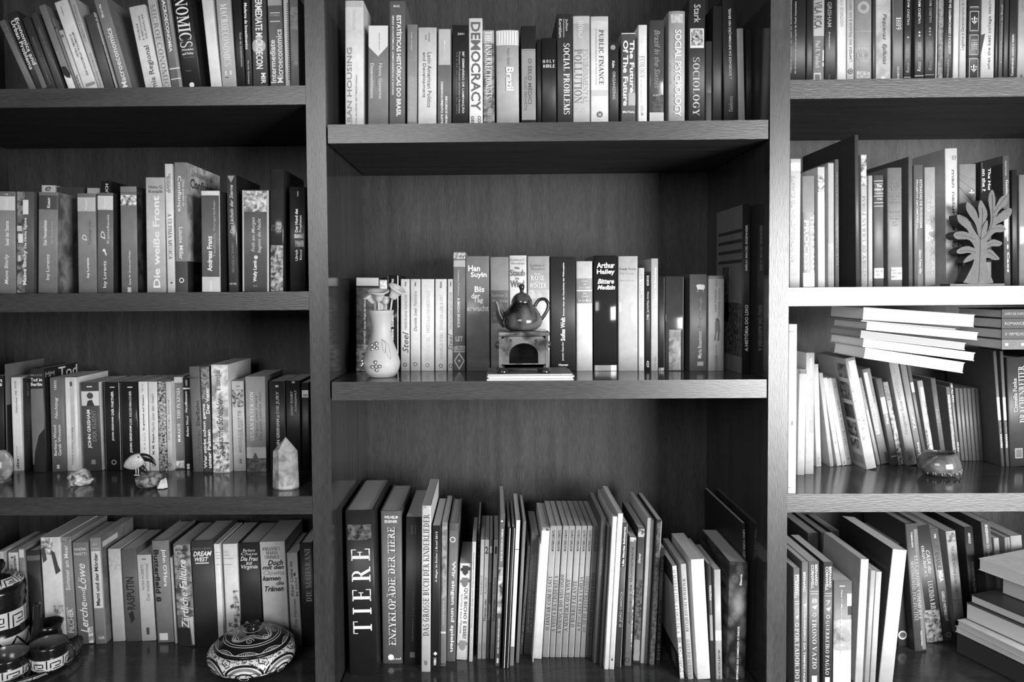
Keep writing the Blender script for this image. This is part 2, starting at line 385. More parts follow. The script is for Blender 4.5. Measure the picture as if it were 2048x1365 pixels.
    pxm = DIST/FPX*(1 + s/DIST)
    groups = {}
    def put(kind_, mat, vv, ff):
        key = (kind_, mat.name, len(groups) if kind_ != 'spiral_binding' else 0); groups.setdefault(key, [mat, [], []])
        g = groups[key]; q = len(g[1]); g[1].extend(vv); g[2].extend(tuple(i + q for i in f_) for f_ in ff)
    def conform(x, zz, e): x = max(-ww/2 + .0003, min(ww/2 - .0003, x)); return (x, sy(x) - e, zz)
    for mi, mk in enumerate(marks):
        c = mk[0]; lay = .00004*min(mi, 14)                 # later print lies over earlier print
        if c in 'udh':
            _, body, fx, y0, y1, hp, tone = mk[:7]; op = mk[7] if len(mk) > 7 else ''
            tv, tf = text_shape(body, .026 if 'b' in op else (.016 if 'm' in op else .008), .3 if 'i' in op else 0, 's' in op)
            e = .0003 + b*.5 + lay
            if c == 'h':
                cx = (fx - .5)*ww; cz = zloc((y0 + 0)); L = y1*ww; hh = hp*pxm
                vv = [conform(cx + p*L, cz + q*hh, e) for p, q in tv]
            else:
                z0, z1 = zloc(y1), zloc(y0); L = z1 - z0; cz = (z0 + z1)/2; hh = hp*pxm; cx = (fx - .5)*ww
                sg = 1 if c == 'u' else -1
                vv = [conform(cx - sg*q*hh, cz + sg*p*L, e) for p, q in tv]
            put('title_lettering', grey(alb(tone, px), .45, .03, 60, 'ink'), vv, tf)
        elif c in 'bp':
            y0, y1 = mk[1:3]
            if c == 'b': tone = mk[3]; f0, f1 = (mk[4:6] if len(mk) > 5 else (0, 1)); mat = grey(alb(tone, px), rough, .08, 60, 'print')
            else: f0, f1 = (mk[5:7] if len(mk) > 6 else (0, 1)); mat = picture(alb(mk[3], px), alb(mk[4], px), mk[7] if len(mk) > 7 else 140)
            zl, zh = max(zloc(y1), .0002), min(zloc(y0), h - .0002); vv, ff = [], []
            qs = sorted(set([f0, f1] + [(x/ww + .5) for x in xs if f0 < x/ww + .5 < f1]))
            for q in qs:
                x = (q - .5)*ww
                for zz in (zl, zh): vv.append(conform(x, zz, .00022 + lay))
            for i in range(len(qs) - 1): ff.append((2*i, 2*i + 2, 2*i + 3, 2*i + 1))
            put(('spiral_binding' if name == 'spiral_notebook' else 'spine_band') if c == 'b' else 'spine_picture', mat, vv, ff)
        elif c in 'oO':
            fx, yy, rp, tone = mk[1:5]; cx = (fx - .5)*ww; cz = zloc(yy); rr = rp*pxm; vv, ff = [], []; K = 16
            for i in range(K):
                tt = 2*math.pi*i/K
                vv += [conform(cx + rr*math.cos(tt), cz + rr*math.sin(tt), .0004 + b*.1 + lay), conform(cx + rr*.68*math.cos(tt), cz + rr*.68*math.sin(tt), .0004 + b*.1 + lay)]
            if c == 'o': ff = [(2*i, 2*((i + 1) % K), 2*((i + 1) % K) + 1, 2*i + 1) for i in range(K)]
            else: ff = [tuple(2*i for i in range(K))]
            put('emblem', grey(alb(tone, px), .45, .03, 60, 'ink'), vv, ff)
        elif c == 'v':                                   # a free outline: list of (fraction across, image y)
            poly, tone = mk[1:3]
            um = min(abs(q - .5)*2 for q, _ in poly) if not (min(q for q, _ in poly) < .5 < max(q for q, _ in poly)) else 0
            vv = [((q - .5)*ww*.995, b*um*um - .0004 - lay, zloc(yy)) for q, yy in poly]
            put('emblem', grey(alb(tone, px), .45, .03, 60, 'ink'), vv, [tuple(range(len(vv)))])
        elif c == 'r':                                   # raised cord across a leather spine
            y0, y1, tone = mk[1:4]; zl, zh = zloc(y1), zloc(y0); vv, ff = [], []
            for x in xs:
                for zz, e in ((zl, .0002), (zl*.75 + zh*.25, .0016), (zl*.25 + zh*.75, .0016), (zh, .0002)): vv.append(conform(x, zz, e))
            for i in range(len(xs) - 1):
                for j in range(3): ff.append((4*i + j, 4*i + 4 + j, 4*i + 5 + j, 4*i + 1 + j))
            put('raised_band', grey(alb(tone, px), .4), vv, ff)
    for mk in [q for q in side_marks if isinstance(q[1], str)]:       # lettering on a cover face
        f, body, y0, y1, z0, z1, tone = mk; tv, tf = text_shape(body, .01); x = f*(ww/2 + .0004)
        vv = [(x, ((y0 + y1)/2 + f*p_*(y1 - y0))*d, ((z0 + z1)/2 + q_*(z1 - z0))*h) for p_, q_ in tv]
        put('cover_lettering', grey(alb(tone, px), .45, .03, 60, 'ink'), vv, tf)
    for mk in [q for q in side_marks if not isinstance(q[1], str)]:            # print on the cover face that shows: (face -1 left / +1 right, kind, y fractions..., tone)
        f, y0, y1, z0, z1, ta, tb = mk
        x = f*(ww/2 + .0003); q = [(x, y0*d, z0*h), (x, y1*d, z0*h), (x, y1*d, z1*h), (x, y0*d, z1*h)]
        put('cover_picture', picture(alb(ta, px), alb(tb, px), 120) if ta != tb else grey(alb(ta, px), .45), q, [(0, 1, 2, 3) if f > 0 else (3, 2, 1, 0)])
    for (nm, _, _), (mat, vv, ff) in groups.items(): pyd(nm, vv, ff, mat, root)
    return root
def books(row, data):
    for e in data:
        e = list(e); op = e.pop() if isinstance(e[-1], dict) else {}
        book(row, *e, **op)

# ================================================================== the books, bay by bay (positions read off the photograph)
# (x of spine top, y of spine top, x left, x right at the row's base line, tone, label, marks, options)
L1 = Row(ZL[0], 'economics textbooks leaning in a row', .075, 178)
books(L1, [
 (-3, 44, 58, 72, 88, 'thin worn grey book at the outer end of the leaning economics row', [('b', 60, 66, 60), ('h', 'III', .5, 54, .5, 5, 60)]),
 (13, 28, 73, 96, 38, 'dark book titled Economics and Urban Problems in white', [('b', 120, 178, 80, .55, .98), ('d', 'Urban Problems', .28, 40, 137, 8, 205, 'm'), ('d', 'Economics and', .72, 38, 131, 8, 205, 'm')]),
 (43, 37, 96, 113, 45, 'charcoal book with faint grey lettering next to Economics and Urban Problems', [('d', 'REGIONAL DEVELOPMENT', .5, 75, 170, 4, 85)]),
 (60, 29, 113.5, 129, 58, 'dark grey round-backed hardcover between two leaning economics books', [('d', 'THEORY OF GROWTH', .55, 55, 120, 4, 95)], dict(kind='h')),
 (76, 13, 136, 152, 98, 'grey book with black oval above a white foot on its spine', [('b', 150, 178, 205), ('v', [(.15, 132), (.75, 134), (1, 150), (.85, 158), (.35, 154), (.05, 142)], 22), ('d', 'Economics', .35, 104, 132, 3, 160)], dict(kind='h')),
 (102, 37, 152.5, 158, 100, 'very thin grey booklet squeezed beside the oval-marked grey book', [('O', .5, 55, 2, 25)]),
 (117, 62, 158.5, 167.5, 165, 'short thin pale booklet in the leaning economics row', [('O', .5, 72, 3, 80), ('d', 'Teoria Geral', .5, 150, 176, 4, 45, 'b')]),
 (108, 6, 168, 196, 188, 'thick white book titled Mathematical Optimization', [('d', 'MATHEMATICAL OPTIMIZATION AND', .62, 66, 152, 4, 50), ('d', 'ECONOMIC THEORY', .38, 68, 114, 4, 50), ('d', 'Intriligator', .4, 12, 32, 3, 90), ('b', 166, 172, 110, .2, .95)]),
 (137, -3, 196.5, 209, 150, 'pale torn-edged book beside the white Mathematical Optimization', [('d', 'DESARROLLO ECONOMICO', .5, 9, 84, 5, 100), ('d', 'Ana Maria J. Goncalves', .6, 106, 172, 4, 95)]),
 (169, 31, 209.5, 229, 66, 'dark grey plain book leaning before a thin pale one', []),
 (184, 25, 229.5, 235.5, 155, 'very thin pale booklet with small black dots on its spine', [('O', .5, 36, 1.5, 20), ('O', .5, 44, 1.5, 20), ('d', 'estudos de economia', .5, 90, 150, 2.5, 90)]),
 (186, -4, 239, 265, 106, 'mid-grey book titled Macroeconomics in white', [('u', 'Macroeconomics', .5, 57, 175, 11, 225, 'm'), ('u', 'Burda', .35, 8, 34, 5, 190)]),
 (257, 15, 291, 325, 178, 'white book with Regional in dark serif letters', [('u', 'Economia Regional', .62, 92, 222, 13, 55), ('u', 'TEORIAS', .3, 46, 80, 4, 80), ('u', 'E MÉTODOS', .5, 32, 80, 4, 80), ('u', 'DE ANÁLISE', .7, 30, 78, 4, 80)]),
 (294, -2, 326, 343, 160, 'pale book titled Microeconomia in grey capitals', [('d', 'MICROECONOMIC', .55, 8, 174, 10, 105, 's')]),
 (316, -12, 344, 366, 88, 'grey mottled book titled Macroeconomia in spaced white capitals', [('b', -8, 178, 110, .72, .98), ('d', 'MACROECONOMIA', .42, -8, 104, 7, 225, 'b'), ('b', 136, 138, 200), ('b', 157, 158.5, 190)]),
 (341, -20, 366.5, 404, 27, 'thick black book with huge white serif letters NOMICS', [('d', 'ECONOMICS', .48, -60, 95, 25, 240, 's'), ('h', 'Principles', .52, 100, .62, 5, 210, 'b'), ('h', 'and Policy', .5, 108, .62, 6, 210, 'b'), ('h', 'Third Edition', .52, 115, .6, 3, 90), ('h', 'Taylor', .42, 142, .34, 4, 90), ('O', .5, 170, 5, 210)], dict(kind='h')),
 (402, -8, 422, 444, 212, 'blank white book between the black NOMICS book and a grey one', []),
 (430, -20, 445, 474, 150, 'light grey book titled Macroeconomics in white outlined serif capitals', [('d', 'MACROECONOMICS', .5, 8, 132, 14, 215, 's'), ('h', 'II', .5, 146, .5, 9, 175), ('b', 154, 155.5, 40, .25, .5)]),
 (465, -10, 474.5, 491, 30, 'black book with tiny white text Guia do Investimento', [('d', 'Guia do Investimento', .75, 65, 134, 4, 150)]),
 (485, -14, 492, 505, 42, 'thin dark book with bold white words Moderna de Investimentos', [('d', 'Moderna de Investimentos', .4, 6, 99, 6, 225, 'b'), ('d', 'Haroldo Guimaraes', .55, 121, 168, 4, 150)]),
 (501, -16, 506, 535, 62, 'dark book titled Intermediate Microeconomics in bold white condensed capitals', [('O', .45, 92, 14, 150), ('d', 'INTERMEDIATE MICROECON', .5, -22, 138, 14, 215, 'b'), ('d', 'MIR', .75, 146, 168, 9, 190, 'b')]),
 (534, -12, 541, 570, 92, 'grey book titled Intermediate Microeconomics in white reading upward', [('b', -12, 11, 125), ('b', 25, 26.5, 190, .15, .85), ('b', 42, 43.5, 190, .15, .85), ('h', 'NORMAS', .5, 31, .7, 4, 140), ('u', 'Intermediate', .25, 80, 166, 11, 230, 'm'), ('u', 'Microeconomics', .72, 59, 166, 12, 230, 'm')]),
 (566, -6, 571, 581, 200, 'thin white spiral-bound notebook near the bookcase upright', [('b', 6 + 4.6*i, 8 + 4.6*i, 60, .68, .98) for i in range(34)], dict(name='spiral_notebook')),
 (580, -8, 582, 599, 128, 'medium grey book with faint sketch next to the spiral notebook', [('p', 14, 60, 105, 140), ('p', 110, 130, 105, 135)]),
])

L2 = Row(ZL[1], 'German and Portuguese novels below the economics row', .035, 587.5)
KN = lambda y0, y1, t: ('b', y0, y1, t)
books(L2, [
 (-12, 383, -10, 31, 108, 'grey paperback with script title Insel der Sterne', [('b', 383, 393, 75), KN(393, 421, 150), ('u', 'Maeve Binchy', .6, 508, 569, 10, 215, 'i'), ('u', 'Insel der Sterne', .62, 442, 491, 8, 220, 'b'), ('u', 'Knaur', .6, 397, 418, 6, 190), ('h', 'TB', .6, 389, .2, 2.5, 190)]),
 (32.5, 383, 32.5, 67, 70, 'dark paperback with houses titled Die irische Signora', [('p', 384, 586, 45, 120, 0, .48, 70), ('b', 400, 429, 170, .38, .7), ('u', 'Die irische Signora', .55, 436, 497, 7, 220, 'b'), ('u', 'Maeve Binchy', .52, 501, 570, 10, 235, 'b'), ('b', 452, 463, 150, .02, .32), ('b', 468, 486, 180, .1, .38), ('b', 511, 523, 160, .1, .25)]),
 (76, 384, 75, 114, 102, 'grey paperback with black top band titled Das Vermächtnis', [('b', 384, 391, 80), KN(391, 419, 48), ('u', 'Knaur', .55, 395, 416, 6, 230, 'b'), ('u', 'Das Vermächtnis', .38, 441, 491, 7, 225, 'b'), ('u', 'der Wanderhure', .72, 443, 488, 5, 140), ('u', 'Iny Lorentz', .55, 509, 560, 9, 220)], dict(side=(75, 128))),
 (153, 387, 156, 193, 105, 'grey paperback with pale top band and script initial D', [('b', 387, 395, 75), KN(395, 423, 140), ('u', 'Knaur', .5, 399, 419, 5, 190), ('u', 'D', .4, 470, 482, 9, 230, 'i'), ('u', 'Tochter der', .68, 440, 490, 5, 85), ('u', 'Iny Lorentz', .58, 516, 556, 7, 225, 'b')]),
 (193.5, 385.5, 194, 226, 84, 'dark grey paperback with pale band and a small key on the spine', [('b', 385, 392, 70), KN(392, 420, 160), ('u', 'Knaur', .5, 396, 417, 5, 220), ('u', 'D', .38, 463, 479, 9, 230, 'i'), ('u', 'Kastellanin', .7, 430, 487, 5, 170), ('u', 'Iny Lorentz', .52, 522, 576, 9, 220), ('v', [(.42, 500), (.5, 499), (.62, 510), (.56, 512)], 200), ('O', .45, 501, 3, 200)], dict(side=35)),
 (239, 373, 242, 275, 95, 'grey paperback with glittering top edge and tiny white author line', [('b', 373, 384, 88), ('p', 390, 411, 50, 190, 0, 1, 200), ('u', 'Santa W. Gomes und Perlen', .55, 502, 570, 3.5, 190), ('b', 575, 585, 150, .4, .62)], dict(side=(25, 60))),
 (290, 355, 293, 331, 157, 'pale paperback titled Die weiße Front in outlined letters', [('u', 'Die weiße Front', .55, 392, 576, 14, 195, 'b'), ('h', 'Heinz G.', .55, 374, .75, 6, 60), ('h', 'Konsalik', .55, 383, .75, 6, 60)]),
 (330, 328, 335, 350.5, 180, 'tall white paperback titled A Última Música', [('d', 'NICHOLAS', .62, 348, 386, 5, 80), ('d', 'SPARKS', .35, 353, 384, 5, 80), ('d', 'A ÚLTIMA MÚSICA', .58, 427, 519, 9, 60, 's'), ('O', .6, 566, 2, 50)]),
 (347.5, 325, 351, 376, 112, 'tall grey book titled Confiança with clouds on its cover', [('b', 523, 584, 48), ('d', 'Confiança', .4, 352, 424, 9, 215), ('d', 'Uma questão de', .72, 360, 413, 5, 185), ('d', 'Louise Millar', .5, 455, 519, 8, 205), ('o', .5, 561, 5, 225)], dict(d=.165, side=(125, 205), side_marks=[(1, 0.0, 1, 0, .24, 45, 45), (1, 'Uma questão de', .15, .75, .90, .96, 95), (1, 'Confiança', .1, .8, .80, .89, 45), (1, .2, .36, .08, .14, 120, 120)])),
 (401, 381, 403, 441, 80, 'grey paperback with bold white author line and pale Roman footer', [('b', 382, 391, 165), ('b', 554, 585, 158), ('u', 'Andreas Franz', .45, 472, 543, 10, 240, 'b'), ('u', 'Teuflische Versprechen', .72, 402, 515, 7, 130), ('u', 'ROMAN', .5, 562, 581, 4, 235, 'b'), ('h', 'CT', .5, 387, .3, 5, 230), ('b', 383, 585, 150, .96, 1)], dict(s=.012, d=.12, side=30)),
 (453, 350, 457, 477, 62, 'slim dark glossy hardcover titled Das Lächeln der Sterne', [('u', 'Das Lächeln der Sterne', .5, 370, 468, 7, 170, 'i'), ('u', 'NICHOLAS SPARKS', .55, 485, 545, 5, 95), ('h', 'HEYNE', .5, 568, .7, 4, 160), ('v', [(.15, 352), (.5, 366), (.85, 352)], 110)], dict(kind='h', rough=.2, side=25)),
 (483, 380, 484, 538, 72, 'wide grey paperback with pale edges and flower picture at top', [('b', 381, 585, 155, 0, .07), ('b', 381, 585, 150, .93, 1), ('p', 382, 424, 55, 175, .08, .92, 110), ('u', 'Früh am Morgen', .44, 435, 504, 9, 165, 'i'), ('u', 'beginnt die Nacht', .66, 437, 506, 9, 165, 'i'), ('u', 'Wally Lamb', .5, 521, 564, 9, 235, 'b'), ('O', .52, 515, 4, 170), ('h', 'btb', .5, 572, .15, 3, 130)]),
 (539, 338.5, 539, 567, 40, 'tall dark glossy hardcover with mottled landscape foot', [('p', 491, 584, 35, 150, .05, .95, 120), ('h', 'JASON', .5, 453, .8, 6, 90), ('h', 'DARK', .5, 460, .8, 5, 80)], dict(kind='h', rough=.15)),
 (578, 374, 579, 611, 24, 'black paperback titled Der Hund des Propheten beside the upright', [('u', 'Der Hund des', .45, 418, 465, 6, 215, 'b'), ('u', 'Propheten', .72, 431, 465, 6, 215, 'b'), ('b', 468, 477, 120, .28, .9), ('h', 'btb', .58, 472.5, .42, 6, 225), ('p', 481, 494, 50, 130, .35, .9), ('u', 'Ulrich', .45, 500, 522, 5, 190), ('u', 'Ritzel', .72, 500, 520, 5, 190), ('u', 'roman', .55, 383, 393, 3, 150)]),
])
L2b = Row(ZL[1], 'novels in the second row behind the German paperbacks', .205, 588)
books(L2b, [
 (82, 370.5, 82, 110, 168, 'pale book with script letter showing behind black-banded paperback', [('h', 'e', .5, 378, .4, 9, 50, 'i')]),
 (112, 374, 112, 166, 58, 'dim grey wide book hidden behind the fabric-covered paperback', [], dict(kind='h')),
 (173, 376, 173, 198, 160, 'pale book top showing behind the script D paperback', []),
 (201, 362, 201, 222, 30, 'black book with white letters SCH rising behind key-marked paperback', [('u', 'DAS BUCH', .6, 368, 415, 6, 220, 'b')]),
])

L3 = Row(ZL[2], 'thrillers and novels above the tea set shelf', 'z', 942.5)
books(L3, [
 (-10, 752, -7, 9.5, 30, 'black book with cut-off white word at the row end behind the stone disc', [('h', 'an', .5, 762, .7, 6, 225, 'b'), ('h', 'us', .5, 770, .7, 6, 225, 'b')]),
 (8.5, 729, 13, 16, 75, 'tall thin book with broad grey and black cover face beside a slim white paperback', [], dict(d=.13, side=92, side_marks=[(1, 0, 1, 0, .62, 26, 26)], yc=944)),
 (20.5, 755.6, 27, 46, 195, 'slim white paperback with tiny dark lettering beside the grey and black cover', [('u', 'dtv', .5, 917, 938, 6, 40, 'b'), ('u', 'großdruck', .45, 893, 915, 3.5, 110), ('u', 'Weihnachten 1945', .55, 782, 827, 3.5, 70), ('u', '2038', .5, 763, 778, 3.5, 90)]),
 (44, 757, 46.5, 64, 27, 'black unlettered paperback between a slim white paperback and Tod in Berlin', [('u', 'MM KAYE', .6, 766, 792, 4, 75), ('u', 'Insel im Sturm', .6, 830, 880, 3, 55)], dict(s=.20)),
 (57, 737.5, 64.5, 93, 40, 'dark hardcover titled Tod in Berlin with a shadowy figure', [('b', 778, 930, 88, .02, .93), ('v', [(.15, 944), (.25, 905), (.55, 872), (.97, 858), (.97, 944)], 26), ('h', 'MM KAYE', .5, 751, .8, 4, 110), ('h', 'Tod in', .5, 760, .8, 7, 235, 'b'), ('h', 'Berlin', .5, 769, .8, 7, 235, 'b')], dict(yc=946, kind='h', side=24, d=.125, side_marks=[(1, 'MM', .05, .3, .91, .96, 130), (1, 'Tod', .42, .98, .88, .985, 225)])),
 (97, 756, 104, 131, 86, 'grey paperback titled Nachtzug in white', [('u', 'Nachtzug', .5, 795, 838, 8, 215, 'i'), ('u', 'Barbara Wood', .32, 851, 912, 6, 200), ('u', 'Garah Wooton', .65, 850, 912, 6, 200), ('u', '15032', .45, 761, 780, 5, 180), ('u', '88', .5, 930, 938, 6, 210, 'b')], dict(yc=944)),
 (127, 755.6, 131.5, 155, 186, 'white paperback with grey stripe and broad white cover side', [('b', 757, 942, 150, .45, .8), ('d', 'M.M. Kaye', .55, 856, 880, 3.5, 80), ('d', 'Tod in Kenia', .55, 884, 930, 3.5, 90), ('b', 764, 773, 60, .45, .65)], dict(side=195)),
 (160.5, 766, 168, 204, 58, 'dark paperback titled Der Klient with a boy in a pale photo', [('b', 783, 812, 165), ('v', [(.3, 812), (.38, 802), (.62, 800), (.75, 812)], 40), ('O', .52, 792, 6.5, 55), ('u', 'JOHN GRISHAM', .42, 820, 897, 9, 245, 'b'), ('u', 'DER KLIENT', .68, 820, 883, 8, 105), ('b', 773, 775, 190, .35, .65), ('b', 920, 929, 95, .45, .68)], dict(side=190)),
 (206, 765, 212, 243, 30, 'black glossy paperback with pale worn edges titled Der Partner', [('b', 766, 941, 150, .0, .03), ('b', 766, 941, 150, .97, 1), ('u', 'JOHN GRISHAM', .55, 834, 882, 5, 190, 'b'), ('u', 'DER PARTNER', .55, 783, 831, 5, 225, 'b'), ('b', 774, 776, 150, .4, .7), ('o', .55, 925, 5, 130)], dict(rough=.2)),
 (240, 764, 244.5, 278, 30, 'black glossy paperback titled Der Regenmacher', [('b', 766, 941, 130, .0, .03), ('u', 'JOHN GRISHAM', .6, 852, 906, 6, 235, 'b'), ('u', 'DER REGENMACHER', .6, 782, 850, 5, 150, 'b'), ('b', 774, 776, 170, .45, .75)], dict(rough=.2)),
 (275, 764, 280.5, 298.5, 182, 'white paperback titled Es geschah auf Zypern', [('u', 'M. M. KAYE', .6, 866, 900, 4, 130), ('u', 'Es geschah auf Zypern', .55, 790, 861, 4, 60, 'b'), ('u', '8210', .5, 769, 783, 3, 110), ('o', .5, 930, 4, 60)]),
 (295, 764, 300, 318, 182, 'white paperback titled Nacht über den Inseln', [('u', 'M. M. Kaye', .5, 868, 910, 6, 60, 'b'), ('u', 'Nacht über den Inseln', .5, 788, 866, 6, 100, 'i'), ('o', .5, 930, 4, 60)]),
 (313, 763.5, 318.5, 334.5, 90, 'heavily creased black and white speckled paperback', [], dict(pic=(40, 165, 220))),
 (331, 764, 335, 345.5, 160, 'thin pale paperback pinched between two worn paperbacks', [('u', 'Die Tuer Sonne', .5, 800, 880, 4, 110), ('o', .5, 930, 3.5, 60)]),
 (337.5, 753.7, 346, 366, 98, 'grey paperback with white worn edges titled Tod in Kenia', [('b', 755, 938, 165, .0, .08), ('b', 755, 938, 165, .92, 1), ('b', 755, 766, 150), ('u', 'M.M.KAYE', .45, 848, 884, 6, 200), ('u', 'TOD IN KENIA', .45, 776, 838, 7, 200, 's'), ('p', 922, 936, 110, 190)], dict(yc=939)),
 (361, 756, 366.5, 382.5, 30, 'black paperback with white rule titled Herzflimmern', [('b', 776, 779, 220), ('u', 'Herzflimmern', .4, 783, 826, 5, 225, 'bi'), ('u', 'Barbara Wood', .5, 832, 874, 5, 200, 'bi'), ('u', '15033', .5, 760, 772, 4, 190), ('u', '88', .5, 928, 939, 6, 180, 'b')], dict(yc=940)),
 (377, 734, 385.5, 407, 86, 'tall grey hardcover with dark words Der Sohn', [('u', 'DerSohn', .72, 802, 852, 7, 45, 'b'), ('u', 'unter Palmen', .72, 862, 930, 7, 60), ('h', 'Simmel', .45, 755, .8, 6, 60)], dict(yc=945, kind='h')),
 (400, 734, 407.5, 425.5, 72, 'tall book titled Wer stirbt schon gerne unter Palmen in bold white', [('p', 735, 800, 60, 120), ('u', 'Wer stirbt schon gerne', .3, 808, 937, 8, 235, 'b'), ('u', 'unter Palmen', .74, 860, 937, 7, 230, 'b'), ('u', 'Der Vater', .72, 776, 828, 7, 225, 'b')], dict(yc=945)),
 (420.5, 730, 426, 460, 178, 'tall tattered white book with black script lettering', [('p', 732, 944, 120, 195, .0, .98, 50), ('u', 'Susanne Scheibler', .48, 796, 902, 13, 45, 'i'), ('u', 'Tanja', .45, 740, 786, 14, 105, 'b'), ('p', 885, 944, 60, 190, .0, .98, 120)], dict(yc=946.5)),
 (462, 763, 467.5, 492.5, 160, 'pale paperback with a dark sketch above the word Message', [('p', 780, 815, 40, 160, .05, .95, 160), ('b', 772, 774, 90, .4, .7), ('u', 'MESSAGE FOTTE', .6, 822, 905, 6, 105), ('u', 'roman', .8, 840, 880, 3, 120), ('u', '88', .6, 918, 928, 5, 70)], dict(yc=943)),
 (488.5, 753.7, 493.5, 533.5, 132, 'wide grey paperback with desert landscape at its foot', [('b', 895, 917, 165), ('p', 917, 944, 22, 90, 0, 1, 120), ('v', [(.3, 921), (.42, 906), (.5, 908), (.62, 921)], 75), ('u', 'SUSAN PETERSON', .32, 784, 882, 8, 205, 's'), ('u', 'Wenn dein Herz', .55, 790, 875, 5, 95, 'i'), ('u', 'Du auch sehnst dich', .74, 785, 882, 5, 95, 'i')], dict(yc=944.7)),
 (538.5, 763, 541.5, 573, 40, 'dark paperback titled Die Jury behind the quartz point', [('b', 764, 942, 75, .96, 1), ('b', 764, 942, 75, 0, .03), ('u', 'DIE JURY', .55, 783, 828, 8, 165, 'b'), ('O', .55, 833, 3, 165), ('u', 'JOHN GRISHAM', .55, 838, 905, 8, 190, 'b'), ('b', 771, 775, 170, .4, .6)]),
 (572, 762, 574, 603, 24, 'black paperback with two small white lines Ausgezählt', [('u', 'HORST ECKERT', .42, 783, 831, 4.5, 190), ('u', 'AUSGEZÄHLT', .68, 781, 824, 4.5, 190), ('b', 763, 767, 150, .45, .65), ('u', 'grafit', .7, 920, 935, 3.5, 150)]),
 (603.5, 766, 605, 620, 24, 'black book with a small white label against the upright', [('b', 781, 795.5, 185, .1, 1), ('h', 'HO', .6, 791, .6, 6, 40, 'b')]),
])

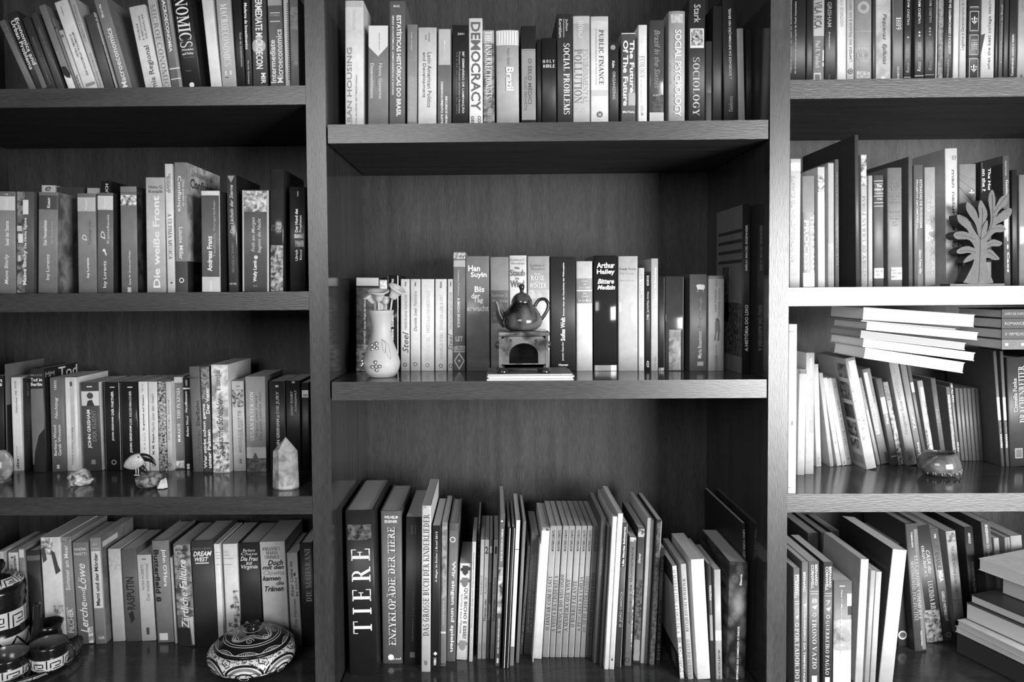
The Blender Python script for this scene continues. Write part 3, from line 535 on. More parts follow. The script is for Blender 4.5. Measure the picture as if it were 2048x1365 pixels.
L4 = Row(ZL[3], 'novels behind the lidded pot and tea set', 'z', 1288)
books(L4, [
 (-4, 1104, 4, 14, 150, 'pale book behind the coffee pot knob', [], dict(yc=1290)),
 (15.5, 1106, 24, 43, 168, 'pale paperback with dark title half hidden by the coffee pot', [('u', 'Agypten', .75, 1112, 1150, 6, 45, 'b'), ('u', 'SADAT', .4, 1130, 1160, 5, 60), ('b', 1114, 1117, 60, .3, .6)], dict(yc=1290)),
 (36.5, 1098, 46, 58, 108, 'thin grey book with small label beside the dark round-backed one', [('b', 1100, 1116, 165, .1, .9)], dict(yc=1290)),
 (51, 1103, 63, 90, 38, 'dark wide hardcover behind the tall handle of the creamer', [('b', 1112, 1122, 75)], dict(yc=1290, kind='h')),
 (80, 1076, 92, 131, 172, 'torn white spine book with dark ragged patches', [('p', 1077, 1110, 45, 185, .02, .62, 90), ('v', [(.5, 1100), (.72, 1106), (.86, 1132), (.98, 1143), (.72, 1150)], 55), ('v', [(.0, 1098), (.2, 1093), (.3, 1120), (.1, 1126)], 60), ('p', 1212, 1240, 90, 185, .5, 1, 90)], dict(yc=1289)),
 (118.5, 1075, 132, 152, 112, 'grey book titled Sommer am Meer with chipped edge', [('u', 'Sommer am Meer', .45, 1091, 1181, 9, 205), ('u', 'ROSAMUNDE', .2, 1215, 1265, 4, 170), ('u', 'PILCHER', .55, 1218, 1266, 10, 190), ('p', 1077, 1084, 60, 110)], dict(yc=1287)),
 (144, 1086, 156.5, 187.5, 100, 'grey book titled Lerche und Löwe in large white italics', [('u', 'Lerche', .5, 1205, 1266, 16, 225, 'i'), ('u', 'und', .55, 1178, 1203, 8, 225, 'i'), ('u', 'Löwe', .5, 1128, 1180, 17, 225, 'i'), ('h', 'SANDRA', .5, 1099, .8, 6, 175), ('h', 'PARETTI', .5, 1108.5, .8, 6, 175), ('p', 1255, 1287, 100, 190, .72, 1)], dict(yc=1289)),
 (178.5, 1077, 191, 213, 112, 'grey hardcover with pale title panel Mami und der Mörder', [('b', 1103, 1217, 168, .08, .92), ('u', 'Mami und der Mörder', .5, 1107, 1212, 8, 40, 'b'), ('h', 'JOY', .5, 1090, .5, 5, 165), ('h', 'FIELDING', .5, 1098, .8, 4, 165), ('h', 'KLON', .6, 1276, .5, 6, 185)], dict(yc=1289, d=.14, side=(80, 100), side_marks=[(1, .05, .5, .9, .95, 160, 160)])),
 (215, 1099, 225.5, 250, 150, 'plain pale paperback beside the dark one with tall black capitals', [('p', 1112, 1140, 135, 155)], dict(yc=1284)),
 (242, 1100, 252, 281.5, 74, 'dark grey paperback with tall thin black capitals and a black blot', [('u', 'RASPUTIN', .5, 1155, 1220, 16, 30, 'm'), ('v', [(.3, 1228), (.6, 1222), (.7, 1240), (.45, 1247)], 30)], dict(yc=1284)),
 (273, 1111, 283, 312, 150, 'short pale paperback with two upward dark title lines', [('u', 'NORA ROBERTS', .35, 1130, 1180, 5, 95), ('u', 'Der weite Himmel', .66, 1128, 1202, 7, 105), ('b', 1256, 1270, 50, .4, .6), ('b', 1118, 1120, 60, .35, .65)], dict(yc=1283)),
 (302, 1083, 314.5, 349, 102, 'grey hardcover titled Butterfield 8 in dark and white letters', [('d', 'Butterfield 8', .26, 1100, 1204, 11, 30, 'b'), ('d', "John O'Hara", .7, 1099, 1174, 10, 240, 'm'), ('b', 1267, 1281, 160, .15, .65)], dict(yc=1286.5, kind='h')),
 (339.5, 1116, 350, 356, 170, 'sliver-thin white booklet beside Butterfield 8', [], dict(yc=1288, name='booklet')),
 (345.5, 1089, 357, 391, 88, 'patterned grey paperback with white script Zärtliche', [('p', 1091, 1230, 55, 135, 0, 1, 70), ('u', 'Zärtliche Falltüre', .5, 1120, 1258, 15, 190, 'i'), ('h', 'Richard', .5, 1100, .7, 5, 30), ('h', 'Frey', .5, 1108, .5, 6, 30), ('b', 1256, 1294, 25, .02, .75), ('v', [(.72, 1236), (.98, 1234), (.98, 1290), (.86, 1290)], 165)], dict(yc=1294)),
 (380, 1083, 391.5, 437, 46, 'wide dark hardcover titled Dream West in white capitals', [('h', 'DAVID NEVIN', .5, 1098, .82, 5, 95), ('h', 'DREAM', .52, 1108, .82, 10, 240, 'bi'), ('h', 'WEST', .48, 1119, .62, 9, 240, 'bi'), ('b', 1126, 1128, 220, .18, .78)], dict(yc=1295, kind='h')),
 (427, 1089, 437.5, 449, 192, 'thin white paperback beside dark Dream West', [('b', y, y + 1.2, 130, .3, .95) for y in (1105, 1111, 1117, 1129)], dict(yc=1296)),
 (444.7, 1089, 454.5, 483, 186, 'white paperback with sketched bird low on its spine', [('b', y, y + 1.5, 140, .05, w_) for y, w_ in ((1104, .4), (1110, .5), (1117, .75), (1129, .65))] + [('p', 1182, 1262, 40, 185, .6, .98, 110), ('v', [(.35, 1212), (.6, 1208), (.62, 1216), (.4, 1218)], 70), ('h', 'Kai', .5, 1250, .6, 10, 60)], dict(yc=1296)),
 (477, 1087, 484, 525, 28, 'black hardcover with white script title Die Frau aus Virginia', [('h', 'Barbara', .5, 1101, .6, 6, 165, 'i'), ('h', 'Chase', .5, 1108, .8, 6, 165, 'i'), ('h', 'Die Frau', .5, 1118, .85, 9, 205, 'i'), ('h', 'aus', .5, 1127, .3, 6, 190, 'i'), ('h', 'Virginia', .5, 1135, .8, 10, 215, 'i')], dict(yc=1296, kind='h')),
 (518.5, 1085, 529.5, 580, 166, 'wide pale paperback with black brush lettering Tränen', [('h', 'Johannes', .45, 1098, .7, 7, 60, 's'), ('h', 'Mario', .48, 1106, .45, 7, 60, 's'), ('h', 'Simmel', .48, 1114.5, .6, 7, 60, 's'), ('h', 'Doch', .6, 1126, .6, 11, 25, 'bi'), ('h', 'mit den', .5, 1135, .85, 9, 30, 'bi'), ('h', 'Clowns', .52, 1146, .85, 10, 130, 'i'), ('h', 'kamen', .42, 1157, .72, 10, 25, 'bi'), ('h', 'die', .75, 1167, .3, 8, 70, 'bi'), ('h', 'Tränen', .5, 1178, .75, 11, 30, 'bi')], dict(yc=1296)),
 (573, 1107, 583.5, 605, 142, 'slim pale paperback titled Aber Liebe ist es nicht', [('u', 'Eva Herman', .5, 1199, 1254, 6, 60), ('u', 'Aber Liebe ist', .35, 1123, 1194, 6, 55), ('u', 'es nicht', .75, 1155, 1194, 6, 55), ('v', [(.5, 1150), (.75, 1145), (.72, 1154)], 40)], dict(yc=1293.7)),
 (598, 1087, 605.5, 632, 28, 'dark hardcover titled Die Maharani in grey capitals beside the upright', [('u', 'DIE MAHARANI', .62, 1098, 1204, 11, 130, 's')], dict(yc=1295, kind='h')),
])

M1 = Row(ZM[0], 'sociology and history books on the top middle shelf', .085, 246)
books(M1, [
 (689.5, 1, 690, 727, 200, 'tall white book titled Urban Housing in spaced grey capitals', [('b', 14, 61, 180), ('u', 'URBAN HOUSING', .24, 95, 274, 10, 120, 'm'), ('u', 'EATON, MILGRAM, METTERSON Editors', .62, 150, 256, 3.5, 110), ('u', 'ECONOMIC', .5, 20, 60, 6, 165)]),
 (736, 51, 735.5, 776, 115, 'grey book with pale arrow-shaped panel titled Novo Governo', [('v', [(.02, 51.5), (.98, 51.5), (.98, 92), (.5, 113), (.02, 94)], 192), ('d', 'Desenvolvimento', .2, 127, 197, 7, 205), ('d', 'Novo Governo', .62, 127, 198, 7, 195), ('d', 'UM PLANO', .42, 142, 175, 3, 90), ('d', 'JOAO PAULO', .55, 66, 100, 2.5, 90)]),
 (778.5, 2, 778, 809.5, 98, 'tall grey book with bold white lettering Estatísticas Históricas do Brasil', [('h', 'IBGE', .45, 12.5, .4, 4, 205), ('d', 'ESTATÍSTICAS HISTÓRICAS DO BRASIL', .64, 31, 233, 11, 235, 'b'), ('d', 'SÉRIES ECONÔMICAS, DEMOGRÁFICAS E SOCIAIS', .24, 31, 190, 5, 215, 'm')]),
 (814, 49, 813.5, 834, 130, 'slim mid-grey book with faint pale label between two taller ones', [('b', 152, 244, 138, .1, .9), ('d', 'Celso Furtado', .45, 64, 102, 3, 190), ('d', 'A Politica do', .5, 155, 225, 7, 150)]),
 (836, 55, 835.5, 872.5, 192, 'white book titled Latin American Politics and Development', [('d', 'Latin American Politics', .62, 105, 215, 8, 85), ('d', 'and Development', .32, 105, 195, 8, 85), ('d', 'HOWARD', .6, 66, 84, 3, 100), ('d', 'KLINE', .42, 70, 80, 3, 100)]),
 (875, 57, 874.5, 902.5, 95, 'grey book with pale upper label titled Recursos Hídricos', [('b', 58.5, 130, 165, .08, .92), ('d', 'DESENVOLVIMENTO SUSTENTÁVEL', .34, 164, 272, 5.5, 220, 'b'), ('d', 'RECURSOS HÍDRICOS', .66, 193, 262, 5.5, 220, 'b'), ('d', 'Ministerio', .5, 82, 118, 3, 205)]),
 (904.5, 50, 904, 936.5, 40, 'dark book with white small capitals Seminário de Laminação', [('h', '2001', .52, 68, .4, 4, 190), ('d', '38º SEMINÁRIO DE LAMINAÇÃO', .68, 103, 227, 6, 225), ('d', 'Processos e Produtos Laminados e Revestidos', .45, 104, 227, 3.5, 165), ('d', '24 a 26 de outubro de 2001', .28, 104, 227, 2, 110)]),
 (938, 36.6, 938, 965.5, 225, 'white book with heavy dark capitals DEMOCRACY', [('d', 'DEMOCRACY', .5, 44, 222, 19, 85, 'b'), ('d', 'COMPARATIVE', .75, 232, 290, 6, 60, 'b'), ('d', 'GERMANY', .25, 232, 280, 6, 60, 'b')]),
 (967, 60, 967, 990, 92, 'slim patterned book titled The Insurrectionists in white', [('p', 62, 243, 55, 135, 0, 1, 90), ('b', 61, 87, 150), ('d', 'THE INSURRECTIONISTS', .5, 63, 197, 13, 225, 's'), ('d', 'W. J. LEVINE', .55, 205, 252, 9, 150, 's')]),
 (993, 60, 993, 1039, 158, 'thick rounded grey hardcover titled Brazil with striped top', [('b', 61, 90, 205)] + [('b', 62, 89, 150, .08 + .12*i, .11 + .12*i) for i in range(8)] + [('d', 'Brazil', .6, 135, 182, 15, 240, 'b'), ('d', 'Peter Flynn', .55, 96, 130, 6, 125, 'i')], dict(kind='h', bulge=.003)),
 (1043, 52, 1043, 1073, 40, 'dark book with pale grey spine label O Selo Médici', [('b', 98, 240, 132, .03, .97), ('b', 101, 102, 90, .03, .97), ('d', 'O SELO MÉDICI', .62, 117, 208, 9, 70), ('d', 'TULIO ESPARTA', .3, 152, 222, 5, 95)]),
 (1074, 79, 1074, 1083, 28, 'very thin dark book against the black Holy Bible', []),
 (1083.5, 76, 1083.5, 1114, 26, 'black book lettered Holy Bible in small white capitals', [('h', 'H O L Y', .48, 123, .8, 6, 225, 's'), ('h', 'BIBLE', .5, 132.5, .8, 6, 225, 's')], dict(kind='h')),
 (1115, 28, 1115, 1145.5, 54, 'dark book titled Social Problems in bold white serif capitals', [('d', 'SOCIAL PROBLEMS', .62, 87, 229, 12, 240, 's'), ('d', 'Kornblum', .22, 38, 75, 6, 190), ('d', 'Julian', .62, 38, 62, 6, 180), ('b', 38, 75, 170, .42, .46)]),
 (1146.5, 32, 1146.5, 1180.5, 180, 'pale book titled Environmental Pollution in grey capitals', [('b', 33, 47, 170), ('d', 'POLLUTION', .3, 98, 207, 15, 110, 's'), ('d', 'ENVIRONMENTAL', .74, 98, 207, 10, 150, 's'), ('d', 'HODGES', .45, 42, 85, 10, 200, 's'), ('h', 'SECOND', .5, 218, .6, 4, 205), ('h', 'EDITION', .5, 223, .6, 4, 205)]),
 (1182, 33, 1182, 1217.5, 215, 'white book titled Public Finance in black serif capitals', [('b', 42, 58, 190), ('d', 'PUBLIC FINANCE', .6, 60, 170, 9, 40, 's'), ('d', 'A Contemporary Application of Theory to Policy', .3, 58, 170, 3, 110), ('b', 180, 192, 185), ('O', .5, 229, 6, 90), ('d', '3', .5, 226, 232, 5, 220)]),
 (1218.5, 84, 1218.5, 1238, 48, 'short dark book titled Organizing with white flower emblem', [('O', .4, 95, 5, 130), ('d', 'Kahn', .45, 122, 136, 5, 220, 'b'), ('d', 'ORGANIZING', .5, 143, 199, 6, 165, 'b')]),
 (1242.6, 66, 1242.6, 1272, 90, 'grey book titled The Future of the Future in rounded white letters', [('b', 66, 68, 190), ('d', 'The Future', .74, 81, 186, 9, 235, 'b'), ('d', 'Of The Future', .3, 81, 212, 10, 235, 'b'), ('b', 186, 211, 165, .5, .98), ('h', 'McHale', .5, 224, .8, 5, 225)]),
 (1276.6, 50, 1276.6, 1294.5, 238, 'slim bright white book titled Ecology', [('d', 'ECOLOGY', .45, 112, 156, 10, 120, 's'), ('d', 'the link between the natural and social sciences', .35, 160, 205, 4, 160), ('d', 'ODUM', .45, 211, 231, 6, 130)]),
 (1299, 40.5, 1299, 1328.5, 80, 'dark glossy book with white foot label titled Brazil in the Sixties', [('b', 225, 245, 190), ('d', 'Brazil In the Sixties', .52, 60, 177, 11, 130, 'i'), ('p', 190, 224, 35, 75, .2, .95), ('h', 'ROETT', .5, 191, .5, 3.5, 205)], dict(rough=.18)),
 (1337, 22, 1337, 1371, 165, 'light grey book titled Social Psychology in white capitals', [('d', 'SOCIAL PSYCHOLOGY', .55, 60, 233, 13, 225, 'm'), ('d', 'SIXTH EDITION', .2, 126, 168, 5, 200), ('p', 28, 46, 150, 190, .15, .85)], dict(kind='h', bulge=.003)),
 (1377.5, -3, 1377.5, 1410.5, 50, 'tall dark book titled Sociology 3 with a framed picture', [('b', 57, 96, 205, .08, .92), ('p', 59, 91, 45, 190, .14, .86, 160), ('d', 'SOCIOLOGY  3', .45, 115, 232, 13, 190, 's'), ('d', 'Stark', .5, 9, 46, 13, 165)]),
 (1411, 83, 1411, 1424, 58, 'small dim book half hidden beside tall Sociology 3', [('b', 186, 246, 28), ('d', 'REVOLUTION', .5, 188, 245, 5, 60)]),
 (1425, 12, 1425, 1444, 24, 'tall black unlettered book before A Sociedade da Informação', []),
 (1444.5, -4, 1448, 1476.5, 44, 'tall dark book titled A Sociedade da Informação no Brasil', [('u', 'SOCIEDADE DA INFORMAÇÃO NO BRASIL', .5, 17, 152, 7, 215, 'm'), ('u', 'A', .55, 154, 159, 4, 190), ('u', 'Telefonica', .5, 193, 224, 8, 130, 'i')]),
 (1474, 57, 1478, 1491, 205, 'slim pale grey book beside A Sociedade da Informação', []),
 (1492, 58, 1493, 1517, 38, 'dark cloth book against the upright beside a slim pale one', []),
])

M2 = Row(ZM[1], 'novels on the shelf with vase and teapot', 'z', 742.5)
PB = lambda t, y0, y1, tone=110, o='': ('u', t, .55, y0, y1, 6, tone, o)
books(M2, [
 (711.5, 555.5, 711.5, 757, 52, 'dark leafy paperback behind the flower vase', [('b', 556, 572, 170), ('p', 576, 690, 25, 75, 0, 1, 90), ('p', 690, 743, 40, 170, 0, 1, 110), ('u', 'VICTORIA HOLT  Auf den Wegen der Sehnsucht', .4, 594, 700, 5, 220, 'b')], dict(yc=743.5)),
 (758, 560, 758, 774, 172, 'pale thin paperback just behind the vase flowers', [('p', 562, 578, 150, 210)]),
 (775, 551, 775, 797, 28, 'black paperback with white band edges and upward lettering by the vase', [('b', 552, 742, 190, .90, .97), ('b', 552, 742, 150, .02, .05), ('u', 'Danielle Steel', .42, 630, 700, 6, 215, 'b'), ('u', 'Das', .42, 558, 570, 6, 190)], dict(rough=.2)),
 (801, 558.6, 801, 819, 196, 'white paperback with script word Steel', [PB('VERBORGENE WÜNSCHE', 590, 660, 120), ('u', 'Steel', .55, 664, 706, 12, 60, 'i'), ('u', '9828', .55, 564, 573, 3, 60, 'b'), ('o', .5, 730, 4, 50)]),
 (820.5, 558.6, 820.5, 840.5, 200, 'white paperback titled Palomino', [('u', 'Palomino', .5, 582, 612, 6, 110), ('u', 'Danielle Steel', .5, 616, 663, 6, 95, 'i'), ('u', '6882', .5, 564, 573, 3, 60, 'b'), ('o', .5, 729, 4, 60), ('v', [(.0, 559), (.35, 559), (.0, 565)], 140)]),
 (842, 558.6, 842, 868, 206, 'wide white paperback with faint upward capitals beside Palomino', [PB('HERZSCHLAG FUR HERZSCHLAG', 582, 666, 165), PB('DANIELLE STEEL', 674, 718, 175), ('o', .5, 731, 4, 90)]),
 (870, 558.6, 870, 893, 206, 'white paperback with a black number high on its spine', [PB('DOCH DIE LIEBE BLEIBT', 590, 660, 165), PB('DANIELLE STEEL', 666, 718, 150), ('u', '42663', .5, 564, 577, 3.5, 40, 'b'), ('o', .5, 732, 4, 50)]),
 (895, 558.6, 895, 905.5, 200, 'narrow white paperback pressed against the patterned spine', [PB('VERBORGENE WÜNSCHE', 585, 660, 130), ('u', 'Steel', .5, 668, 702, 8, 80, 'i'), ('o', .6, 732, 4, 50), ('u', '9828', .6, 564, 573, 3, 60, 'b')]),
 (906, 504, 906, 930.5, 108, 'tall grey book with diamond pattern titled A Massai Branca', [('p', 506, 518, 90, 175, 0, 1, 220), ('b', 521, 534, 150), ('d', 'A MASSAI BRANCA', .45, 596, 656, 5.5, 235, 'b'), ('d', 'Corinne Hofmann', .45, 540, 592, 5, 165), ('h', 'LET', .5, 678, .6, 10, 180, 'b'), ('p', 692, 702, 90, 160, 0, 1, 250), ('b', 703, 705, 165), ('v', [(.05, 722), (.5, 705), (.95, 722), (.5, 741)], 165), ('v', [(.16, 722), (.5, 710), (.84, 722), (.5, 736)], 55), ('O', .5, 722, 2.5, 165)], dict(side=150)),
 (933, 513, 933, 980.5, 120, 'wide glossy grey hardcover with white psychedelic lettering', [('h', 'Han', .36, 537, .5, 12, 235, 'b'), ('h', 'Suyin', .55, 551, .68, 13, 235, 'b'), ('h', 'Bis', .58, 579, .42, 12, 235, 'b'), ('h', 'der', .42, 592, .38, 11, 235, 'b'), ('h', 'Tag', .52, 602, .42, 13, 235, 'b'), ('h', 'erwacht', .5, 617, .92, 12, 235, 'b')], dict(kind='h', rough=.3)),
 (982, 514.6, 982, 1019.5, 135, 'grey hardcover with darker label behind the teapot spout', [('b', 581, 647, 82, .04, .98), ('h', 'Kathleen E.', .5, 591, .85, 6, 150), ('h', 'Woodiwiss', .5, 602, .85, 7, 150), ('h', 'der', .3, 627, .35, 6, 130), ('h', 'tanz', .3, 636, .35, 6, 130)], dict(kind='h')),
 (1020, 511.5, 1020, 1055, 206, 'white hardcover titled Wie Staub im Wind', [('h', 'Kathleen E.', .5, 520, .85, 5, 130), ('h', 'Woodiwiss', .5, 527, .8, 5, 130), ('h', 'Wie', .45, 536.5, .3, 5, 80, 'b'), ('h', 'Staub', .48, 546, .88, 13, 85, 'b'), ('h', 'im', .45, 557, .2, 6, 95), ('h', 'Wind', .46, 568, .8, 14, 85, 'b')], dict(kind='h')),
 (1056.5, 513, 1056.5, 1100.5, 160, 'pale hardcover titled Eine Rose im Winter', [('h', 'Kathleen E.', .48, 531, .72, 6, 120), ('h', 'Woodiwiss', .48, 538, .7, 5, 125), ('h', 'Eine', .42, 548, .25, 4, 210), ('h', 'Rose', .44, 556, .6, 9, 235, 's'), ('h', 'im', .42, 564, .15, 4, 210), ('h', 'Winter', .46, 571, .78, 9, 235, 's'), ('p', 580, 700, 150, 195, .0, 1, 30)], dict(kind='h')),
 (1102, 514, 1102, 1152.5, 44, 'wide dark hardcover titled Sofies Welt', [('u', 'Sofies Welt', .48, 635, 682, 9, 245, 'b'), ('u', 'Roman über die Geschichte der Philosophie', .52, 526, 632, 4, 225, 'b'), ('u', 'Jostein Gaarder', .48, 684, 722, 5, 215), ('h', 'Hanser', .5, 730, .38, 4.5, 225, 'b')], dict(kind='h')),
 (1153.5, 523, 1153.5, 1186, 206, 'white hardcover with two grey title panels', [('b', 557, 580, 120, .02, .98), ('b', 583, 607, 118, .02, .98), ('h', 'Vicky', .5, 563, .4, 5, 205, 'i'), ('h', 'von', .5, 569, .2, 4, 205, 'i'), ('h', 'Schönthan', .5, 575, .75, 5, 205, 'i'), ('h', 'Die', .5, 587, .25, 4.5, 205, 'i'), ('h', 'Löwin', .5, 592.5, .45, 5, 205, 'i'), ('h', 'von San Marco', .5, 601, .8, 5, 205, 'i')], dict(kind='h')),
 (1189, 511.5, 1189, 1235, 38, 'dark glossy hardcover titled Bittere Medizin in bold white', [('b', 731, 742, 150, .0, 1), ('h', 'Arthur', .5, 531, .78, 11, 245, 'b'), ('h', 'Hailey', .5, 545, .78, 12, 245, 'b'), ('h', 'Bittere', .5, 563, .72, 10, 240, 'bi'), ('h', 'Medizin', .52, 575, .78, 9, 240, 'bi')], dict(kind='h', rough=.12, bulge=.0025)),
 (1237, 513, 1237, 1276.5, 190, 'pale glossy plastic-wrapped hardcover next to Bittere Medizin', [('h', 'Frank Yerby', .5, 539, .85, 6, 85), ('h', 'Die Tochter', .5, 547, .8, 5, 165), ('h', 'des Konigs', .5, 562, .8, 5, 170)], dict(kind='h', rough=.12)),
 (1277.5, 536.5, 1277.5, 1289, 225, 'thin bright white paperback titled Der Wildmann', [('d', 'DER WILDMANN', .5, 541, 620, 6, 150), ('d', 'Fischer', .5, 715, 735, 3, 165)]),
 (1290.5, 544, 1290.5, 1301, 32, 'thin black paperback with small white author line and number', [('d', 'B2B2B', .5, 552, 572, 4, 190), ('d', 'Heinar Kipphardt', .5, 584, 625, 4, 190), ('d', 'Marz', .5, 630, 640, 4, 180), ('d', '4259', .5, 722, 735, 5, 205)]),
 (1302, 517.5, 1302, 1316.5, 180, 'slim pale hardcover taller than its thin black neighbour', [('u', 'Cees A. Reiner Mollenkamp', .6, 535, 632, 5, 225), ('u', 'Hanser', .6, 712, 736, 4.5, 110)]),
 (1317, 553, 1317, 1329.5, 34, 'thin black paperback with chipped white edges', [('b', 555, 741, 150, .93, 1), ('p', 736, 742, 40, 200)]),
 (1330.5, 553, 1330.5, 1367.5, 60, 'creased dark glossy paperback with worn white edges', [('p', 660, 741, 22, 120, .2, .85, 70), ('b', 555, 741, 150, .97, 1)], dict(rough=.15)),
 (1379, 549, 1379, 1414, 92, 'grey paperback with small white sheep on its spine', [('v', [(.36, 571), (.5, 569), (.85, 570), (.88, 576), (.8, 580), (.45, 579)], 165), ('v', [(.42, 579), (.5, 579), (.5, 585), (.42, 585)], 60), ('v', [(.75, 579), (.82, 579), (.82, 585), (.75, 585)], 60), ('u', 'Schafsalltage', .62, 595, 657, 8, 55), ('u', 'Maria Beaumont', .58, 663, 717, 8, 150), ('b', 724, 732, 120, .45, .8)]),
 (1416.5, 552, 1416.5, 1448.5, 180, 'pale paperback with sketched woman in skirt and boots', [('b', 552, 558, 95), ('v', [(.42, 643), (.7, 641), (.75, 664), (.42, 664)], 75), ('O', .56, 640, 3.5, 30), ('v', [(.44, 664), (.52, 664), (.46, 682), (.36, 682)], 30), ('v', [(.62, 664), (.7, 664), (.68, 682), (.56, 682)], 30), ('u', 'Lauren Weisberger', .45, 578, 624, 4.5, 65), ('u', 'Die Party Queen', .68, 578, 634, 4.5, 110), ('u', 'MANHATTAN', .5, 690, 712, 3, 60), ('b', 712, 742, 85, .42, .62), ('u', '54795', .5, 561, 573, 3, 60)]),
 (1483, 409, 1484, 1500, 24, 'tall black book titled A História do Lixo with pictured cover', [('u', 'A HISTÓRIA DO LIXO', .5, 610, 703, 8, 235, 'b'), ('u', 'EMÍLIO MACIEL EIGENHEER', .45, 450, 542, 5.5, 220, 'b')], dict(yc=749, d=.16, side=135, side_marks=[(-1, .02, .92, .72, .74, 55, 55), (-1, .02, .92, .78, .80, 55, 55), (-1, .02, .92, .84, .86, 55, 55), (-1, .02, .92, .66, .68, 55, 55), (-1, .02, .8, .10, .42, 25, 110), (-1, .5, .75, .30, .64, 40, 100)])),
])

M3 = Row(ZM[2], 'tall picture books and children books on the low middle shelf', 'z', 1330)
LOB = ['O JANTAR COM O SACI', 'A VISITA DA CINDERELA', 'A DOENÇA DO VISCONDE', 'A MADEIRA QUE VIVE', 'O BURRO FALANTE', 'A PESCARIA DA EMÍLIA', 'OS SETE LEITÕEZINHOS', 'O CASAMENTO DA EMÍLIA']
LOBL = ['titled O Jantar, first beside the plain white book', 'titled A Visita, second from the plain white book', 'titled A Doença, third from the plain white book', 'titled A Madeira que Vive', 'titled O Burro Falante', 'titled A Pescaria, sixth from the plain white book', 'titled Os Sete Leitõezinhos', 'titled O Casamento, darker than the other seven']
LY0 = [1154, 1152, 1149, 1159, 1162, 1154, 1153, 1146]; LY1 = [1261, 1265, 1269, 1264, 1255, 1264, 1265, 1272]
LT = [1100, 1112.7, 1125.4, 1137.6, 1150.7, 1162, 1174.7, 1185.6, 1198]; LB = [1084.4, 1098, 1109.6, 1122.4, 1135, 1147.6, 1159, 1170, 1182.6]
